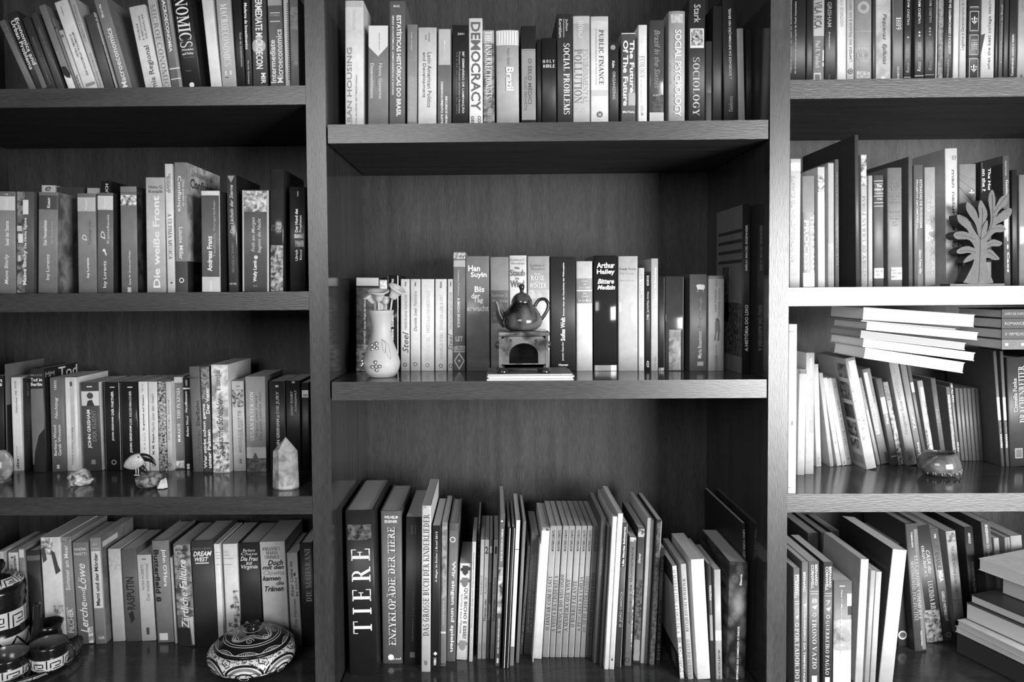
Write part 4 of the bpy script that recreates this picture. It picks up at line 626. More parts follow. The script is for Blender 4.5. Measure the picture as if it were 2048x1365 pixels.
books(M3, [
 (689.5, 1022, 699, 755, 25, 'huge black hardcover titled Tiere with an ape face', [('p', 1050, 1081, 18, 95, .08, .92, 120), ('O', .28, 1057, 4, 90), ('O', .72, 1057, 4, 90), ('u', 'T I E R E', .52, 1098, 1268, 38, 250, 's')], dict(yc=1351, kind='h', d=.235, rough=.45, ptone=150, bulge=.002)),
 (759, 1023, 765, 806.5, 90, 'large grey hardcover titled Enzyklopädie der Tiere', [('h', 'WILHELM', .5, 1035, .66, 6, 200, 'b'), ('h', 'EIGENER', .5, 1043.5, .62, 6, 200, 'b'), ('u', 'ENZYKLOPÄDIE DER TIERE', .52, 1056, 1292, 18, 55, 's'), ('u', 'ENZYKLOPÄDIE DER TIERE', .47, 1055, 1291, 18, 215, 's'), ('O', .42, 1315, 6, 225), ('h', 'Bertel', .6, 1318, .6, 4, 225)], dict(yc=1328.5, kind='h', ptone=140, d=.2)),
 (811.5, 1034, 807.5, 841, 25, 'black tall book with faint grey downward lettering', [('d', 'ADMINISTRAÇÃO DE PRODUÇÃO E OPERAÇÕES', .5, 1100, 1283, 5, 62), ('d', 'Correa', .6, 1051, 1069, 4, 75), ('d', 'Correa', .38, 1051, 1069, 4, 75), ('b', 1305, 1316, 70, .35, .65)], dict(yc=1331)),
 (843.5, 1012, 842, 860.5, 188, 'tall worn white book titled Das Grosse Buch der Kinderlieder', [('u', 'DAS GROSSE BUCH DER KINDERLIEDER', .5, 1029, 1273, 12, 60, 's'), ('p', 1013, 1020, 130, 190), ('u', 'g', .5, 1322, 1332, 6, 90)], dict(yc=1345, d=.2)),
 (864.5, 1052, 862, 878.5, 25, 'slim black book with white title A Magia and a diamond emblem', [('u', 'A Magia de Escher | Brasil 2013', .55, 1064, 1165, 5, 205), ('u', 'HSBC', .45, 1316, 1331, 5, 225, 'b'), ('v', [(.25, 1308), (.5, 1304), (.75, 1308), (.5, 1312)], 220)], dict(yc=1344, ptone=170)),
 (882, 1045, 880, 891, 125, 'thin mottled booklet with pale rules near its foot', [('p', 1050, 1200, 100, 150, 0, 1, 60), ('b', 1264, 1268, 190), ('b', 1328, 1330, 40), ('d', 'Liederheft der Kinderbuch', .5, 1140, 1250, 3, 190)], dict(yc=1333)),
 (898, 1047, 892, 910.5, 98, 'grey book titled Wir singen und spielen', [('b', 1048, 1062, 70), ('o', .42, 1080, 6, 185), ('d', 'Wir singen und spielen', .55, 1123, 1304, 9, 195, 'b')], dict(yc=1324.5, kind='h', ptone=120)),
 (919.5, 1127, 912, 935, 215, 'short white book with grey puzzle pieces titled Que Bicho', [('d', 'QUE BICHO E ESSE?', .62, 1176, 1278, 8, 80, 'b'), ('d', 'Animais e seus Filhotes', .3, 1188, 1268, 4, 100)] + [q for yy, tn in ((1140, 55), (1164, 110), (1290, 120)) for q in (('v', [(.25, yy - 8), (.75, yy - 8), (.75, yy + 8), (.25, yy + 8)], tn), ('O', .25, yy, 4, tn), ('O', .78, yy - 2, 4, tn), ('O', .5, yy + 8, 3.5, tn))], dict(yc=1321)),
 (944, 1084, 937, 945, 190, 'thin white booklet with a column of tiny print beside Que Bicho', [('u', 'Die schönsten Kinderlieder Fingerspiele Abzahlreime', .55, 1106, 1256, 2.5, 70)], dict(yc=1324.5, name='booklet')),
 (955.5, 1050, 949, 954, 58, 'thin dark mottled booklet rising behind the numbered workbooks', [('p', 1052, 1300, 30, 110)], dict(s=.19, name='booklet')),
 (961, 1080, 954.2, 962.2, 160, 'pale workbook lettered Arbeitsbuch', [('u', 'Arbeitsbuch', .5, 1152, 1191, 5, 110), ('u', 'Hueber', .5, 1286, 1313, 5, 110)], dict(yc=1319)),
 (969.5, 1080, 962.8, 971.5, 158, 'pale workbook with bold numeral two near its top', [('h', '2', .5, 1101, .8, 15, 45, 'b'), ('u', 'Themen neu', .5, 1200, 1244, 5, 45, 'm'), ('u', 'Kursbuch', .5, 1156, 1188, 5, 110), ('u', 'Hueber', .5, 1286, 1313, 5, 110)], dict(yc=1319)),
 (978.6, 1080, 972, 979, 82, 'dark grey workbook between two pale numbered ones', [('h', '1', .5, 1100, .5, 14, 165, 'b'), ('u', 'Themen', .5, 1210, 1242, 5, 150), ('u', 'Arbeitsbuch', .5, 1166, 1205, 5, 55), ('u', 'Hueber', .5, 1288, 1313, 5, 45)], dict(yc=1319)),
 (987.8, 1080, 979.6, 988.5, 165, 'pale workbook with bold numeral one near its top', [('h', '1', .5, 1101, .45, 15, 40, 'b'), ('u', 'Themen neu', .5, 1200, 1244, 5, 45, 'm'), ('u', 'Kursbuch', .5, 1156, 1188, 5, 110), ('u', 'Hueber', .5, 1286, 1313, 5, 110)], dict(yc=1319)),
 (1000, 1026.6, 989.5, 1000, 88, 'tall grey health guide with a face picture on its spine', [('u', 'GUIA DE SAÚDE DA FAMILIA', .5, 1058, 1123, 5, 205, 'b'), ('u', 'GUIA VISUAL DE MEDICINA E SAÚDE', .45, 1238, 1308, 4, 190, 'b'), ('p', 1135, 1228, 60, 205, 0, 1, 50), ('O', .4, 1043, 2, 205), ('b', 1317, 1327, 165, .3, .7)], dict(yc=1333.6, ptone=150)),
 (1015, 1055, 1003, 1009.5, 32, 'thin black ring-edged magazine beside the health guide', [('b', 1057, 1337, 190, .72, .98)], dict(yc=1338.5, name='magazine')),
 (1023.6, 1055, 1010, 1016.5, 30, 'thin black magazine with white worn edge before a white book', [('b', 1057, 1337, 165, .76, .98)], dict(yc=1338.5, name='magazine')),
 (1032, 1041, 1018.5, 1027, 228, 'tall bright white book with grey foot', [('b', 1294, 1333, 95), ('b', 1099, 1100.5, 60)], dict(yc=1333, ptone=200)),
 (1046, 1043, 1031.5, 1038, 105, 'thin grey magazine with pale bent top corner', [], dict(yc=1327, ptone=180, name='magazine')),
 (1054.5, 1096, 1038.5, 1045, 78, 'short dark grey booklet behind a thin grey magazine', [('u', 'die grosse welt', .5, 1180, 1290, 3, 130)], dict(yc=1310, name='booklet')),
 (1060, 1070, 1045.5, 1061, 86, 'grey book with tiny white upward print behind white magazines', [('u', 'LES VINGT-QUATRE VILLAS DU HAUT', .35, 1110, 1265, 4, 150), ('u', 'DAS GROSSE SPIELEBUCH', .72, 1110, 1265, 4, 130)], dict(yc=1310)),
 (1077.5, 1088, 1062.5, 1065.5, 200, 'sliver-thin white leaflet next to the plain white book', [], dict(yc=1326, name='leaflet', s=.12)),
 (1082, 1056, 1066.5, 1083.3, 206, 'plain white book with frayed top before the grey children series', [('p', 1057, 1062, 50, 190)], dict(yc=1319)),
] + [(LT[i] + .3, 1052, LB[i] + .3, LB[i + 1] - .5, 150 if i < 7 else 98, 'grey children series volume ' + LOBL[i],
      [('u', LOB[i], .5, LY0[i], LY1[i], 7.5, 40 if i < 7 else 50, 's'), ('u', 'MONTEIRO LOBATO', .6, 1061, 1103, 5, 40 if i < 7 else 60, 'b'), ('b', 1053, 1315, 205 if i < 7 else 120, .92, 1)], dict(yc=1316, ptone=90)) for i in range(8)] + [
 (1198, 1038, 1183, 1194, 84, 'tall grey book at the end of the children series', [('u', 'Historias de Ninguem Sozinho', .5, 1095, 1150, 3, 165)], dict(yc=1328)),
 (1211, 1055, 1194.8, 1204, 72, 'dark grey slim book before two tall white ones', [], dict(yc=1334.6)),
 (1221, 1033.6, 1205, 1215.5, 226, 'tall white book with rounded top corner', [('u', 'SARAIVA  ENGENHARIA', .5, 1080, 1195, 5, 185)], dict(yc=1340, ptone=120)),
 (1234, 1027.5, 1216, 1226.7, 216, 'tallest white book with small black triangle at its foot', [('u', 'MANUAL DE TRATAMENTO', .5, 1060, 1130, 4, 180), ('v', [(.3, 1322), (.7, 1322), (.5, 1316)], 30)], dict(yc=1340, ptone=200)),
 (1243.7, 1046, 1230, 1242, 55, 'dark slim book lettered Carioca in pale capitals', [('b', 1048, 1135, 25), ('u', 'D. JOÃO CARIOCA', .5, 1184, 1254, 7, 165), ('u', 'Lilia Moritz Schwarcz', .5, 1054, 1133, 4, 225, 'b'), ('b', 1048, 1335, 165, .9, 1)], dict(yc=1336)),
 (1259, 1074.6, 1248.5, 1262.5, 108, 'worn grey book with ragged white head', [('p', 1076, 1084, 80, 220), ('u', 'Alphonsus de Guimaraens', .5, 1095, 1250, 6, 60), ('p', 1180, 1300, 90, 200, .8, 1), ('o', .4, 1321, 5, 40)], dict(yc=1333)),
 (1275.6, 1056, 1265, 1279.5, 60, 'battered dark book with a white script emblem', [('p', 1058, 1075, 30, 170), ('u', 'Disney', .4, 1107, 1127, 6, 225, 'i'), ('p', 1160, 1320, 35, 95), ('b', 1280, 1322, 120, .1, .9)], dict(yc=1327)),
 (1294.5, 1036.6, 1280.2, 1288.5, 178, 'thin pale magazine in the ragged cluster by the black one', [], dict(yc=1328, name='magazine', ptone=150)),
 (1301.5, 1041, 1289, 1295, 148, 'thin grey magazine in the ragged cluster beside the pale one', [], dict(yc=1329, name='magazine', ptone=140)),
 (1312, 1040, 1296, 1307, 45, 'tall black book with scuffed pale rim in the ragged cluster', [('p', 1045, 1330, 25, 80), ('b', 1043, 1100, 130, .8, 1)], dict(yc=1336)),
 (1320.5, 1096, 1311, 1320.5, 26, 'short black book with tiny white author line', [('u', 'Charlotte Link', .5, 1116, 1200, 4, 110), ('u', 'DIE SUCHE', .5, 1210, 1320, 5, 60)], dict(yc=1331)),
 (1344, 1132, 1360, 1369.7, 150, 'leaning book titled O Marketing e Logística with pale cover', [('b', 1133, 1275, 200), ('d', 'O MARKETING & LOGÍSTICA', .5, 1141, 1268, 8, 80, 's'), ('d', 'M. CHRISTOPHER', .5, 1287, 1357, 7, 225, 'b'), ('b', 1278, 1366, 110, .0, .12)], dict(yc=1366, side=165, ptone=150, s=.055, side_marks=[(-1, 0, 1, .82, 1, 28, 28), (-1, 0, 1, 0, .22, 28, 28), (-1, .15, .4, .05, .18, 110, 110)])),
 (1361, 1129, 1376.5, 1388, 190, 'leaning pale book with black downward serif lettering', [('d', 'WALDEMAR ERNANI MÜLLER', .5, 1158, 1265, 7, 50, 's'), ('d', 'GASTÃO ALVES DA', .5, 1280, 1362, 7, 110, 's')], dict(yc=1366, s=.055, ptone=120)),
 (1381.5, 1120, 1395, 1422, 238, 'thick blank bright white leaning book', [], dict(yc=1366, s=.055, ptone=215)),
 (1415.5, 1129, 1423, 1430, 50, 'dark leaning book with pale block titled Peregrina', [('b', 1231, 1282, 150), ('d', 'PEREGRINA', .5, 1172, 1202, 5, 205), ('d', 'Paulo Coelho', .5, 1205, 1226, 3, 110)], dict(yc=1366, s=.055, ptone=160)),
 (1428, 1140, 1432, 1445.5, 170, 'slim pale leaning book beside the coffee bean spine', [('b', 1262, 1282, 225), ('d', 'editora', .6, 1300, 1360, 4, 60)], dict(yc=1366, s=.055, ptone=120)),
 (1458.5, 1126, 1452, 1491, 85, 'thick hardcover with coffee beans printed on its spine', [('u', 'Blanca', .6, 1149, 1171, 5, 235, 'b'), ('u', 'HISTORIAS DO COMERCIO O SABOR', .55, 1253, 1362, 4, 240, 'b')], dict(yc=1366, s=.055, kind='h', ptone=205, d=.2, tex='BEANS')),
 (1479, 1047, 1489, 1500, 22, 'very tall black book lettered New York behind the coffee beans', [('d', 'NEW YORK CITY', .5, 1060, 1120, 4, 205)], dict(yc=1345, s=.09, d=.25)),
])

R1 = Row(ZL[0], 'Portuguese books on the top shelf of the bright bay', .085, 157)
TOPR = -30
books(R1, [
 (1577.5, -20, 1577.5, 1612, 24, 'black book with tiny white upward text beside the upright', [('u', 'de fazendeiro na casa propria da Fazil Azevedos', .38, 3, 148, 4, 190), ('u', 'Segunda edicao na casa de ensinamentos', .12, 0, 146, 3.5, 170)]),
 (1612.5, -8, 1612.5, 1625.5, 27, 'plain black thin book against white Vila Rica', []),
 (1626, TOPR, 1626, 1648.5, 192, 'white and grey book titled Vila Rica', [('b', 72, 180, 108), ('d', 'DE VILA RICA', .42, -14, 58, 15, 70, 'b'), ('d', 'Paul R. Yanduch', .4, 82, 136, 9, 205), ('b', 146, 180, 205, .08, .7), ('b', 149, 180, 95, .16, .62), ('b', 100, 122, 225, .85, 1), ('b', 125, 133, 225, .85, 1)]),
 (1649, TOPR, 1649, 1672.5, 36, 'dark book with large grey capitals and small white subtitle', [('d', 'GRISHAM', .4, 4, 54, 8, 150), ('d', 'O manipulador', .38, 64, 99, 4, 225, 'i'), ('d', 'Rocco', .4, 150, 168, 4, 90)]),
 (1674.5, TOPR, 1674.5, 1692.8, 232, 'bright white book with faint grey capitals before Limpeza do Fígado', [('d', 'NOAH GORDON', .52, -14, 53, 6, 165)]),
 (1693.5, -20, 1693.5, 1708.5, 202, 'slim white book titled Limpeza do Fígado', [('u', 'LIMPEZA DO FÍGADO E DA VESÍCULA', .5, -14, 124, 6, 120, 'm'), ('O', .5, 143, 5.5, 70), ('o', .5, 143, 3.5, 190)]),
 (1709.3, TOPR, 1709.3, 1744.8, 150, 'wide grey book with engraved lace ornament', [('o', .5, 15, 12, 172), ('o', .5, 15, 8, 172), ('b', 62, 63.5, 170), ('o', .5, 111, 13, 170), ('o', .5, 111, 8, 170), ('o', .5, 111, 4, 170), ('p', 142, 157, 140, 205, .1, .9, 260), ('b', 123, 124.5, 172, .15, .85), ('b', 92, 93.5, 172, .1, .9)], dict(kind='h')),
 (1745.3, -16, 1745.3, 1750.8, 68, 'thin dark grey booklet beside the lace ornament book', [], dict(name='booklet')),
 (1751.5, TOPR, 1751.5, 1782.5, 185, 'pale marbled book with script Pequenas', [('p', -20, 157, 165, 198, .03, .97, 40), ('d', 'Pequenas', .55, 28, 80, 10, 70, 'i'), ('d', 'Epifanias', .55, 88, 129, 10, 70, 'i'), ('b', 153, 160, 230, .35, .6)]),
 (1785.5, TOPR, 1785.5, 1807, 105, 'grey book with white year 1889 on its spine', [('b', -30, 158, 170, 0, .05), ('d', '1889', .55, 35, 59, 10, 245, 's'), ('d', 'GLOBO', .5, 133, 158, 4, 205, 'b')]),
 (1808.5, TOPR, 1807.5, 1822.5, 38, 'dark Alexandros volume with one star', [('u', 'VALERIO MASSIMO', .5, -20, 51, 5, 190), ('u', 'ALEXANDROS', .45, 88, 117, 7, 165, 's'), ('O', .5, 75, 2, 180), ('u', 'Rocco', .5, 126, 146, 6, 165, 'i'), ('b', 154, 155.5, 180)]),
 (1829, TOPR, 1829, 1848.5, 36, 'dark Alexandros volume with two stars', [('u', 'VALERIO MASSIMO', .5, -20, 48, 5, 225), ('u', 'ALEXANDROS', .5, 84, 115, 7, 205, 's'), ('O', .5, 65, 2, 215), ('O', .5, 71.5, 2, 215), ('u', 'Rocco', .45, 124, 143, 7, 215, 'i'), ('b', 151, 152.5, 215)], dict(side=105)),
 (1850, TOPR, 1849.5, 1869.5, 46, 'dark Alexandros volume with three stars', [('u', 'VALERIO MASSIMO', .55, -20, 46, 5, 150), ('u', 'ALEXANDROS', .5, 82, 112, 7, 140, 's'), ('O', .5, 57, 2, 150), ('O', .5, 63, 2, 150), ('O', .5, 69.5, 2, 150), ('u', 'Rocco', .5, 122, 141, 7, 140, 'i'), ('b', 149, 150.5, 150)], dict(side=100)),
 (1872, -18, 1870.5, 1874, 205, 'sliver-thin white booklet after the three-star volume', [], dict(name='booklet')),
 (1878, TOPR, 1874.8, 1886.5, 122, 'thin marbled grey book with pale worn letters', [('p', -20, 158, 95, 150), ('u', 'DOM JOAO VI  JOAO PAULO', .55, 6, 110, 6, 185)]),
 (1889, TOPR, 1887, 1904.5, 38, 'black book titled Logística e Gerenciamento da Cadeia in bold white', [('u', 'LOGÍSTICA E GERENCIAMENTO DA CADEIA', .6, -16, 107, 6, 235, 'b'), ('u', 'Christopher', .5, 118, 156, 4, 205)]),
 (1908, TOPR, 1905.5, 1917.3, 226, 'blank white book beside the pale Logística volume', []),
 (1919, TOPR, 1918, 1932.5, 206, 'pale book titled Logística e Gerenciamento in grey serif', [('u', 'Logística e Gerenciamento da Cadeia', .5, -20, 100, 7, 120)]),
 (1938, TOPR, 1935, 1958.5, 60, 'dark leather classic with gilt frames and raised bands', [('r', y, y + 4, 75) for y in (14.5, 62, 110.5)] + [('b', y0, y0 + 1.3, 205, .12, .9) for y0 in (13, 22, 60.5, 69.5, 108.5, 117, 156)] + [('b', a, b_, 205, f, f + .05) for a, b_ in ((22, 60), (70, 108), (117, 156)) for f in (.12, .86)] + [('h', t_, .5, y_, .55, 3, 215, 'b') for t_, y_ in (('A VOLTA', 81), ('AO MUNDO', 86), ('EM', 90), ('OITENTA', 94), ('DIAS', 98))] + [q for y_ in (41, 137) for q in (('v', [(.5, y_ - 9), (.58, y_ - 5), (.5, y_ + 9), (.42, y_ - 5)], 220), ('v', [(.2, y_), (.5, y_ + 3), (.8, y_), (.5, y_ + 8)], 220), ('O', .3, y_ - 3, 1.6, 220), ('O', .7, y_ - 3, 1.6, 220))], dict(kind='h')),
 (1963, TOPR, 1961, 1988.5, 216, 'white book titled What the Best College Teachers Do', [('u', 'what the best college teachers', .62, -14, 140, 7, 110), ('v', [(.0, 70), (.28, 67), (.0, 108)], 25)]),
 (1991, -20, 1989.5, 1995.5, 30, 'thin black book behind the college teachers book', []),
 (2000, TOPR, 1996.5, 2005.5, 92, 'thin grey book with pale worn upward lettering', [('u', 'Formacao Economica do Brasil', .55, 10, 125, 4, 165)]),
 (2009, TOPR, 2006.5, 2016.5, 60, 'thin charcoal book before the bold-lettered dark one', []),
 (2020, TOPR, 2017.5, 2033.5, 48, 'dark book with bold white upward title Construindo', [('u', 'Construindo contra o vento', .4, 69, 152, 5, 225, 'b')]),
 (2036, TOPR, 2034, 2052, 180, 'pale book with small dark triangle at its foot', [('v', [(.25, 157), (.7, 157), (.5, 148)], 30), ('u', 'DIREITO', .6, 0, 23, 5, 150)]),
])

R2 = Row(ZL[1], 'library books on the sunlit shelf with the carved tree', .05, 573.5)
books(R2, [
 (1579, 318, 1579, 1600.5, 236, 'tall white book titled An Introduction to Climate', [('u', 'AN INTRODUCTION TO CLIMATE', .3, 352, 526, 7, 165), ('p', 325, 342, 200, 235)]),
 (1605, 352.5, 1606, 1630.5, 172, 'glossy pale book lettered The Human Process with white footer', [('b', 546, 574, 225), ('b', 425, 546, 85), ('d', 'PROCESS', .3, 441, 540, 9, 250, 'b'), ('d', 'THE HUMAN', .78, 430, 545, 8, 250, 'b')], dict(rough=.35)),
 (1635, 334.6, 1636, 1651, 242, 'bright white book with small picture near its top', [('p', 350, 384, 60, 215, .0, 1, 140)]),
 (1655.5, 326, 1656, 1669, 200, 'slim white book with darker upper half', [('b', 328, 488, 165)]),
 (1669.5, 319, 1670.5, 1679, 118, 'thin grey book with faint upward letters', [('u', 'ISSUES IN PUBLIC TRANSPORTATION', .5, 345, 530, 4, 85)]),
 (1709, 270, 1712, 1720.5, 82, 'very tall thin dark atlas with a broad plain cover face', [], dict(d=.225)),
 (1721.5, 309.6, 1723, 1735.5, 205, 'tall white book with black ornament titled History of Urban Form', [('p', 311, 372, 25, 230, 0, 1, 150), ('u', 'HISTORY OF URBAN FORM', .5, 392, 570, 6, 70, 's')]),
 (1736.5, 351.6, 1737, 1746, 216, 'slim white book before the banded Eclipse volume', [('b', 562, 572, 110, .4, .9)]),
 (1747.5, 351, 1748.5, 1769, 110, 'grey hardcover with ruled bands titled The Eclipse of Community', [('b', y, y + 1.3, 215) for y in (361.5, 367, 392, 405, 412)] + [('b', 367.5, 392, 70), ('h', 'The', .5, 372, .5, 5, 235, 'b'), ('h', 'Eclipse of', .5, 379.5, .9, 5, 235, 'b'), ('h', 'Community', .5, 387, .9, 4, 225), ('h', 'STEIN', .55, 398.5, .6, 3.5, 225), ('b', 536.5, 557, 225), ('h', '301.36', .5, 543, .7, 4, 130), ('h', 'S82', .4, 550, .4, 4, 130)], dict(kind='h')),
 (1775, 336, 1776.5, 1806.5, 150, 'thick grey hardcover with dark lines on Urban Development', [('h', 'URBAN', .5, 366.5, .5, 4.5, 90), ('h', 'DEVELOP', .5, 372.5, .7, 4.5, 90), ('h', 'MENT', .5, 378.5, .4, 4.5, 90), ('b', 386, 387, 80, .1, .9), ('h', 'Proceedings', .5, 393, .65, 4, 90), ('h', 'of the', .5, 399, .35, 3.5, 90), ('h', 'Conference', .5, 405, .65, 4, 90), ('h', 'Social Work', .5, 424, .65, 4, 90), ('b', 432, 433, 80, .1, .9), ('h', 'Washington', .5, 438, .65, 4, 90), ('h', 'D.C.', .5, 445, .3, 4, 90), ('h', '1960', .5, 451, .3, 3.5, 90), ('b', 535, 560, 215, .2, .96), ('h', 'Ref.', .4, 541, .3, 4, 120), ('h', '301.364', .6, 547, .6, 4, 120), ('h', 'IB3', .4, 554, .3, 4, 120)], dict(kind='h')),
 (1816.5, 313.7, 1817.5, 1826.5, 112, 'tall thin plain grey book beside Projeto Geométrico', [], dict(d=.19)),
 (1827.3, 330.5, 1829, 1848.5, 120, 'grey and black book titled Projeto Geométrico', [('b', 446, 573, 36, .35, 1), ('d', 'ESTRADAS DE RODAGEM', .72, 360, 456, 5, 215), ('d', 'PROJETO GEOMÉTRICO', .32, 360, 457, 5, 225), ('d', 'Glauco Pontes Filho', .62, 500, 548, 5, 215, 'i')]),
 (1849, 335, 1850, 1872, 205, 'glossy white book titled America Changing in grey', [('d', 'AMERICANS CHANGING', .72, 390, 548, 7, 165), ('d', 'CITIES HEALTH', .35, 400, 480, 6, 180)], dict(rough=.12)),
 (1890, 297.4, 1893, 1918, 242, 'tall bright white book lettered Man Nature in rounded dark type', [('d', 'man nature & city', .62, 340, 500, 8, 95, 'b'), ('h', 'K9', .75, 316, .3, 9, 140)], dict(d=.2)),
 (1918.8, 329, 1919.5, 1953.5, 172, 'glossy pale book with diagonal dark strokes', [('v', [(.0, 345), (.95, 358), (.95, 361), (.0, 347)], 90), ('v', [(.0, 356), (.95, 380), (.95, 383), (.0, 358)], 90), ('v', [(.0, 372), (.95, 410), (.95, 413), (.0, 374)], 90), ('h', '+', .7, 386, .35, 12, 240, 'b')], dict(rough=.12)),
 (1960.6, 324.5, 1962, 1985, 40, 'dark book lettered The Human on the Nature in white', [('d', 'The Human Impact', .74, 337, 440, 7, 235, 'm'), ('d', 'on the Natural', .3, 338, 420, 6, 225, 'm'), ('b', 325, 573, 85, .12, .16), ('b', 525, 553, 75, .2, .9)]),
 (2005.5, 312, 2009, 2022.5, 112, 'tall glossy dark book lettered Tempo e Caos in white', [('d', 'Geologia', .5, 360, 400, 6, 235), ('d', 'Tempo e Caos', .55, 425, 545, 6, 235, 'm'), ('d', 'Gonzalo Henrique', .4, 322, 352, 4, 180)], dict(d=.17, rough=.12)),
 (2023.5, 340, 2025, 2036.5, 26, 'black book beside tall Tempo e Caos', []),
 (2038, 350, 2038.5, 2054, 150, 'worn grey book at the edge of the sunlit row', [], dict(rough=.15)),
])

R3 = Row(ZL[2], 'travel guides and maps leaning on the shelf with the shell', 'z', 934)
books(R3, [
 (1578, 649, 1575.5, 1592.5, 250, 'tall bright white folder at the front of the shelf', [('b', 663, 664.5, 130, .0, .6), ('b', 843, 851, 130, .35, .6), ('b', 968, 969.5, 190), ('b', 975, 977, 170, 0, .4)], dict(yc=988, name='folder')),
 (1598.5, 740, 1594, 1609, 228, 'white book with a dark photo square at top beside the bright white folder', [('b', 741, 748, 70), ('u', 'A Vaca no Telhado', .6, 815, 920, 5, 250)], dict(yc=951, name='paperback_book')),
 (1613, 706, 1610.5, 1628, 218, 'tall white book with broad grey title stripe titled Acorde', [('b', 724, 866, 165, .45, .98), ('d', 'William J. Young  ACORDE', .5, 716, 840, 6, 250, 'b')], dict(yc=949)),
 (1626.5, 729, 1632.5, 1643.5, 232, 'thin white guide leaning against the tall white book', [('u', 'GPS', .5, 915, 930, 5, 150)], dict(yc=934)),
 (1630, 747, 1660, 1668.5, 205, 'thin pale unlettered guide first in the leaning group', []),
 (1637.5, 757, 1669.3, 1679, 232, 'thin white guide second in the leaning group', [('u', 'guia', .5, 860, 890, 4, 170)], dict(yc=933)),
 (1647.7, 758, 1679.8, 1690.5, 226, 'thin white guide third in the leaning group', [('v', [(.3, 928), (.7, 928), (.5, 922)], 60)], dict(yc=932)),
 (1658, 758, 1691.2, 1702, 200, 'thin guide with dark upward letters ending the first leaning group', [('u', 'Lad mig vinde da verden', .5, 800, 890, 5, 80), ('O', .5, 918, 2, 60), ('u', 'Kul', .5, 766, 776, 4, 80)], dict(yc=931)),
 (1690, 718, 1733, 1754.5, 226, 'wide travel guide with small photos down its cover', [('b', 722, 772, 240, .25, .9), ('p', 775, 790, 110, 210, .1, .9), ('p', 796, 850, 120, 225, .1, .9, 160), ('p', 855, 880, 120, 235, .2, .9)], dict(yc=940, d=.13, side_marks=[(-1, .03, .32, .82, .95, 70, 190), (-1, .05, .36, .62, .78, 60, 170), (-1, .05, .34, .45, .58, 100, 60), (-1, .05, .36, .28, .42, 190, 50), (-1, .08, .34, .17, .26, 40, 200), (-1, .05, .36, .04, .12, 175, 175)])),
 (1717, 757, 1755, 1762, 192, 'thin pale map booklet behind the wide travel guide', [('u', 'Wanderkarte', .5, 765, 820, 4, 90)], dict(yc=931, name='booklet')),
 (1724, 740, 1763, 1780.5, 160, 'pale guide with white title strip lettered Nigeria', [('b', 745, 868, 215, .1, .55), ('u', 'Schweden Sud', .3, 800, 866, 5, 120), ('u', 'Nigeria', .75, 770, 806, 5, 110), ('b', 905, 925, 60, .6, .9)], dict(yc=929)),
 (1752, 759, 1786, 1798, 122, 'thin grey guide with white patch beside Kenia', [('b', 795, 828, 220, .1, .9), ('u', 'Peru', .5, 830, 848, 5, 230, 'b'), ('b', 912, 914, 205)], dict(yc=931)),
 (1766, 766, 1798.7, 1809.5, 185, 'guide titled Kenia in bold black letters', [('p', 815, 930, 50, 210, 0, 1, 120), ('u', 'KENIA', .5, 769, 801, 7, 30, 'b')], dict(yc=931)),
 (1777, 723, 1816.5, 1836, 182, 'tall pale guide titled Portugal', [('u', 'Management Guide PORTUGAL', .5, 755, 870, 7, 100), ('u', 'Band II', .5, 730, 748, 4, 110), ('b', 874, 898, 140, .2, .7), ('O', .5, 917, 6, 95)], dict(yc=932, d=.15)),
 (1800, 729, 1836.7, 1849.5, 152, 'grey guide with two small white words beside Portugal', [('u', 'Lisboa', .5, 885, 910, 5, 230, 'b'), ('u', 'TAP', .5, 830, 860, 5, 230, 'b')], dict(yc=932)),
 (1813, 727, 1850, 1857.5, 110, 'thin grey guide between two travel books', [('b', 765, 785, 205)], dict(yc=932)),
 (1834, 763, 1861, 1873, 192, 'white guide with swirling grey pattern behind the shell bowl', [('p', 775, 930, 130, 205, .3, 1, 60), ('u', 'Atlas', .2, 860, 900, 4, 60)], dict(yc=930)),
 (1861, 758, 1884.5, 1895, 108, 'grey guide with dark upward lettering behind the shell bowl', [('u', 'Guia de Ruas do Rio', .5, 790, 880, 5, 55)], dict(yc=928)),
 (1892, 775, 1907.5, 1915.5, 140, 'thin grey map beside the atlas', [('p', 790, 900, 110, 160)], dict(yc=924, name='folded_map')),
 (1899.5, 767, 1916, 1922, 130, 'thin grey map with white word Atlas', [('u', 'Atlas Calles', .5, 770, 806, 5, 225, 'b'), ('u', 'Atlas', .5, 885, 905, 5, 225, 'b')], dict(yc=924, name='folded_map')),
] + [(1910 + 8.2*i, 777 + (i % 2), 1922.8 + 7.7*i, 1930 + 7.7*i, 128 - 5*(i % 3), 'thin grey folded map in the close-packed bundle', [('b', 780, 920, 95, .75, .95)], dict(yc=922.5, name='folded_map', ptone=150)) for i in range(6)] + [
 (1986, 703, 2003, 2010, 100, 'tall thin grey report with white block, outer of the pair', [('b', 795, 841, 225), ('u', 'PERSONHA', .5, 868, 896, 4, 225, 'b'), ('u', 'Nerva', .5, 845, 865, 4, 130)], dict(d=.16)),
 (2000, 703, 2012.5, 2019.5, 100, 'tall thin grey report with white block, against the thick dark hardcover', [('b', 795, 841, 225), ('u', 'PERSONHA', .5, 868, 896, 4, 225, 'b'), ('u', 'Nerva', .5, 845, 865, 4, 130)], dict(d=.16)),
 (2014, 716, 2021, 2062, 75, 'thick dark hardcover with large white capitals beside the two thin reports', [('u', 'DRACHENREITER', .66, 732, 846, 13, 205, 's'), ('u', 'Cornelia Funke', .32, 757, 824, 8, 200), ('b', 897, 917, 150, .25, .62), ('b', 899, 915, 75, .29, .58)], dict(kind='h')),
 (2068, 701, 2074, 2110, 60, 'dark book beyond the thick white-lettered hardcover carrying the flat dark volumes', [], dict(kind='h')),
])

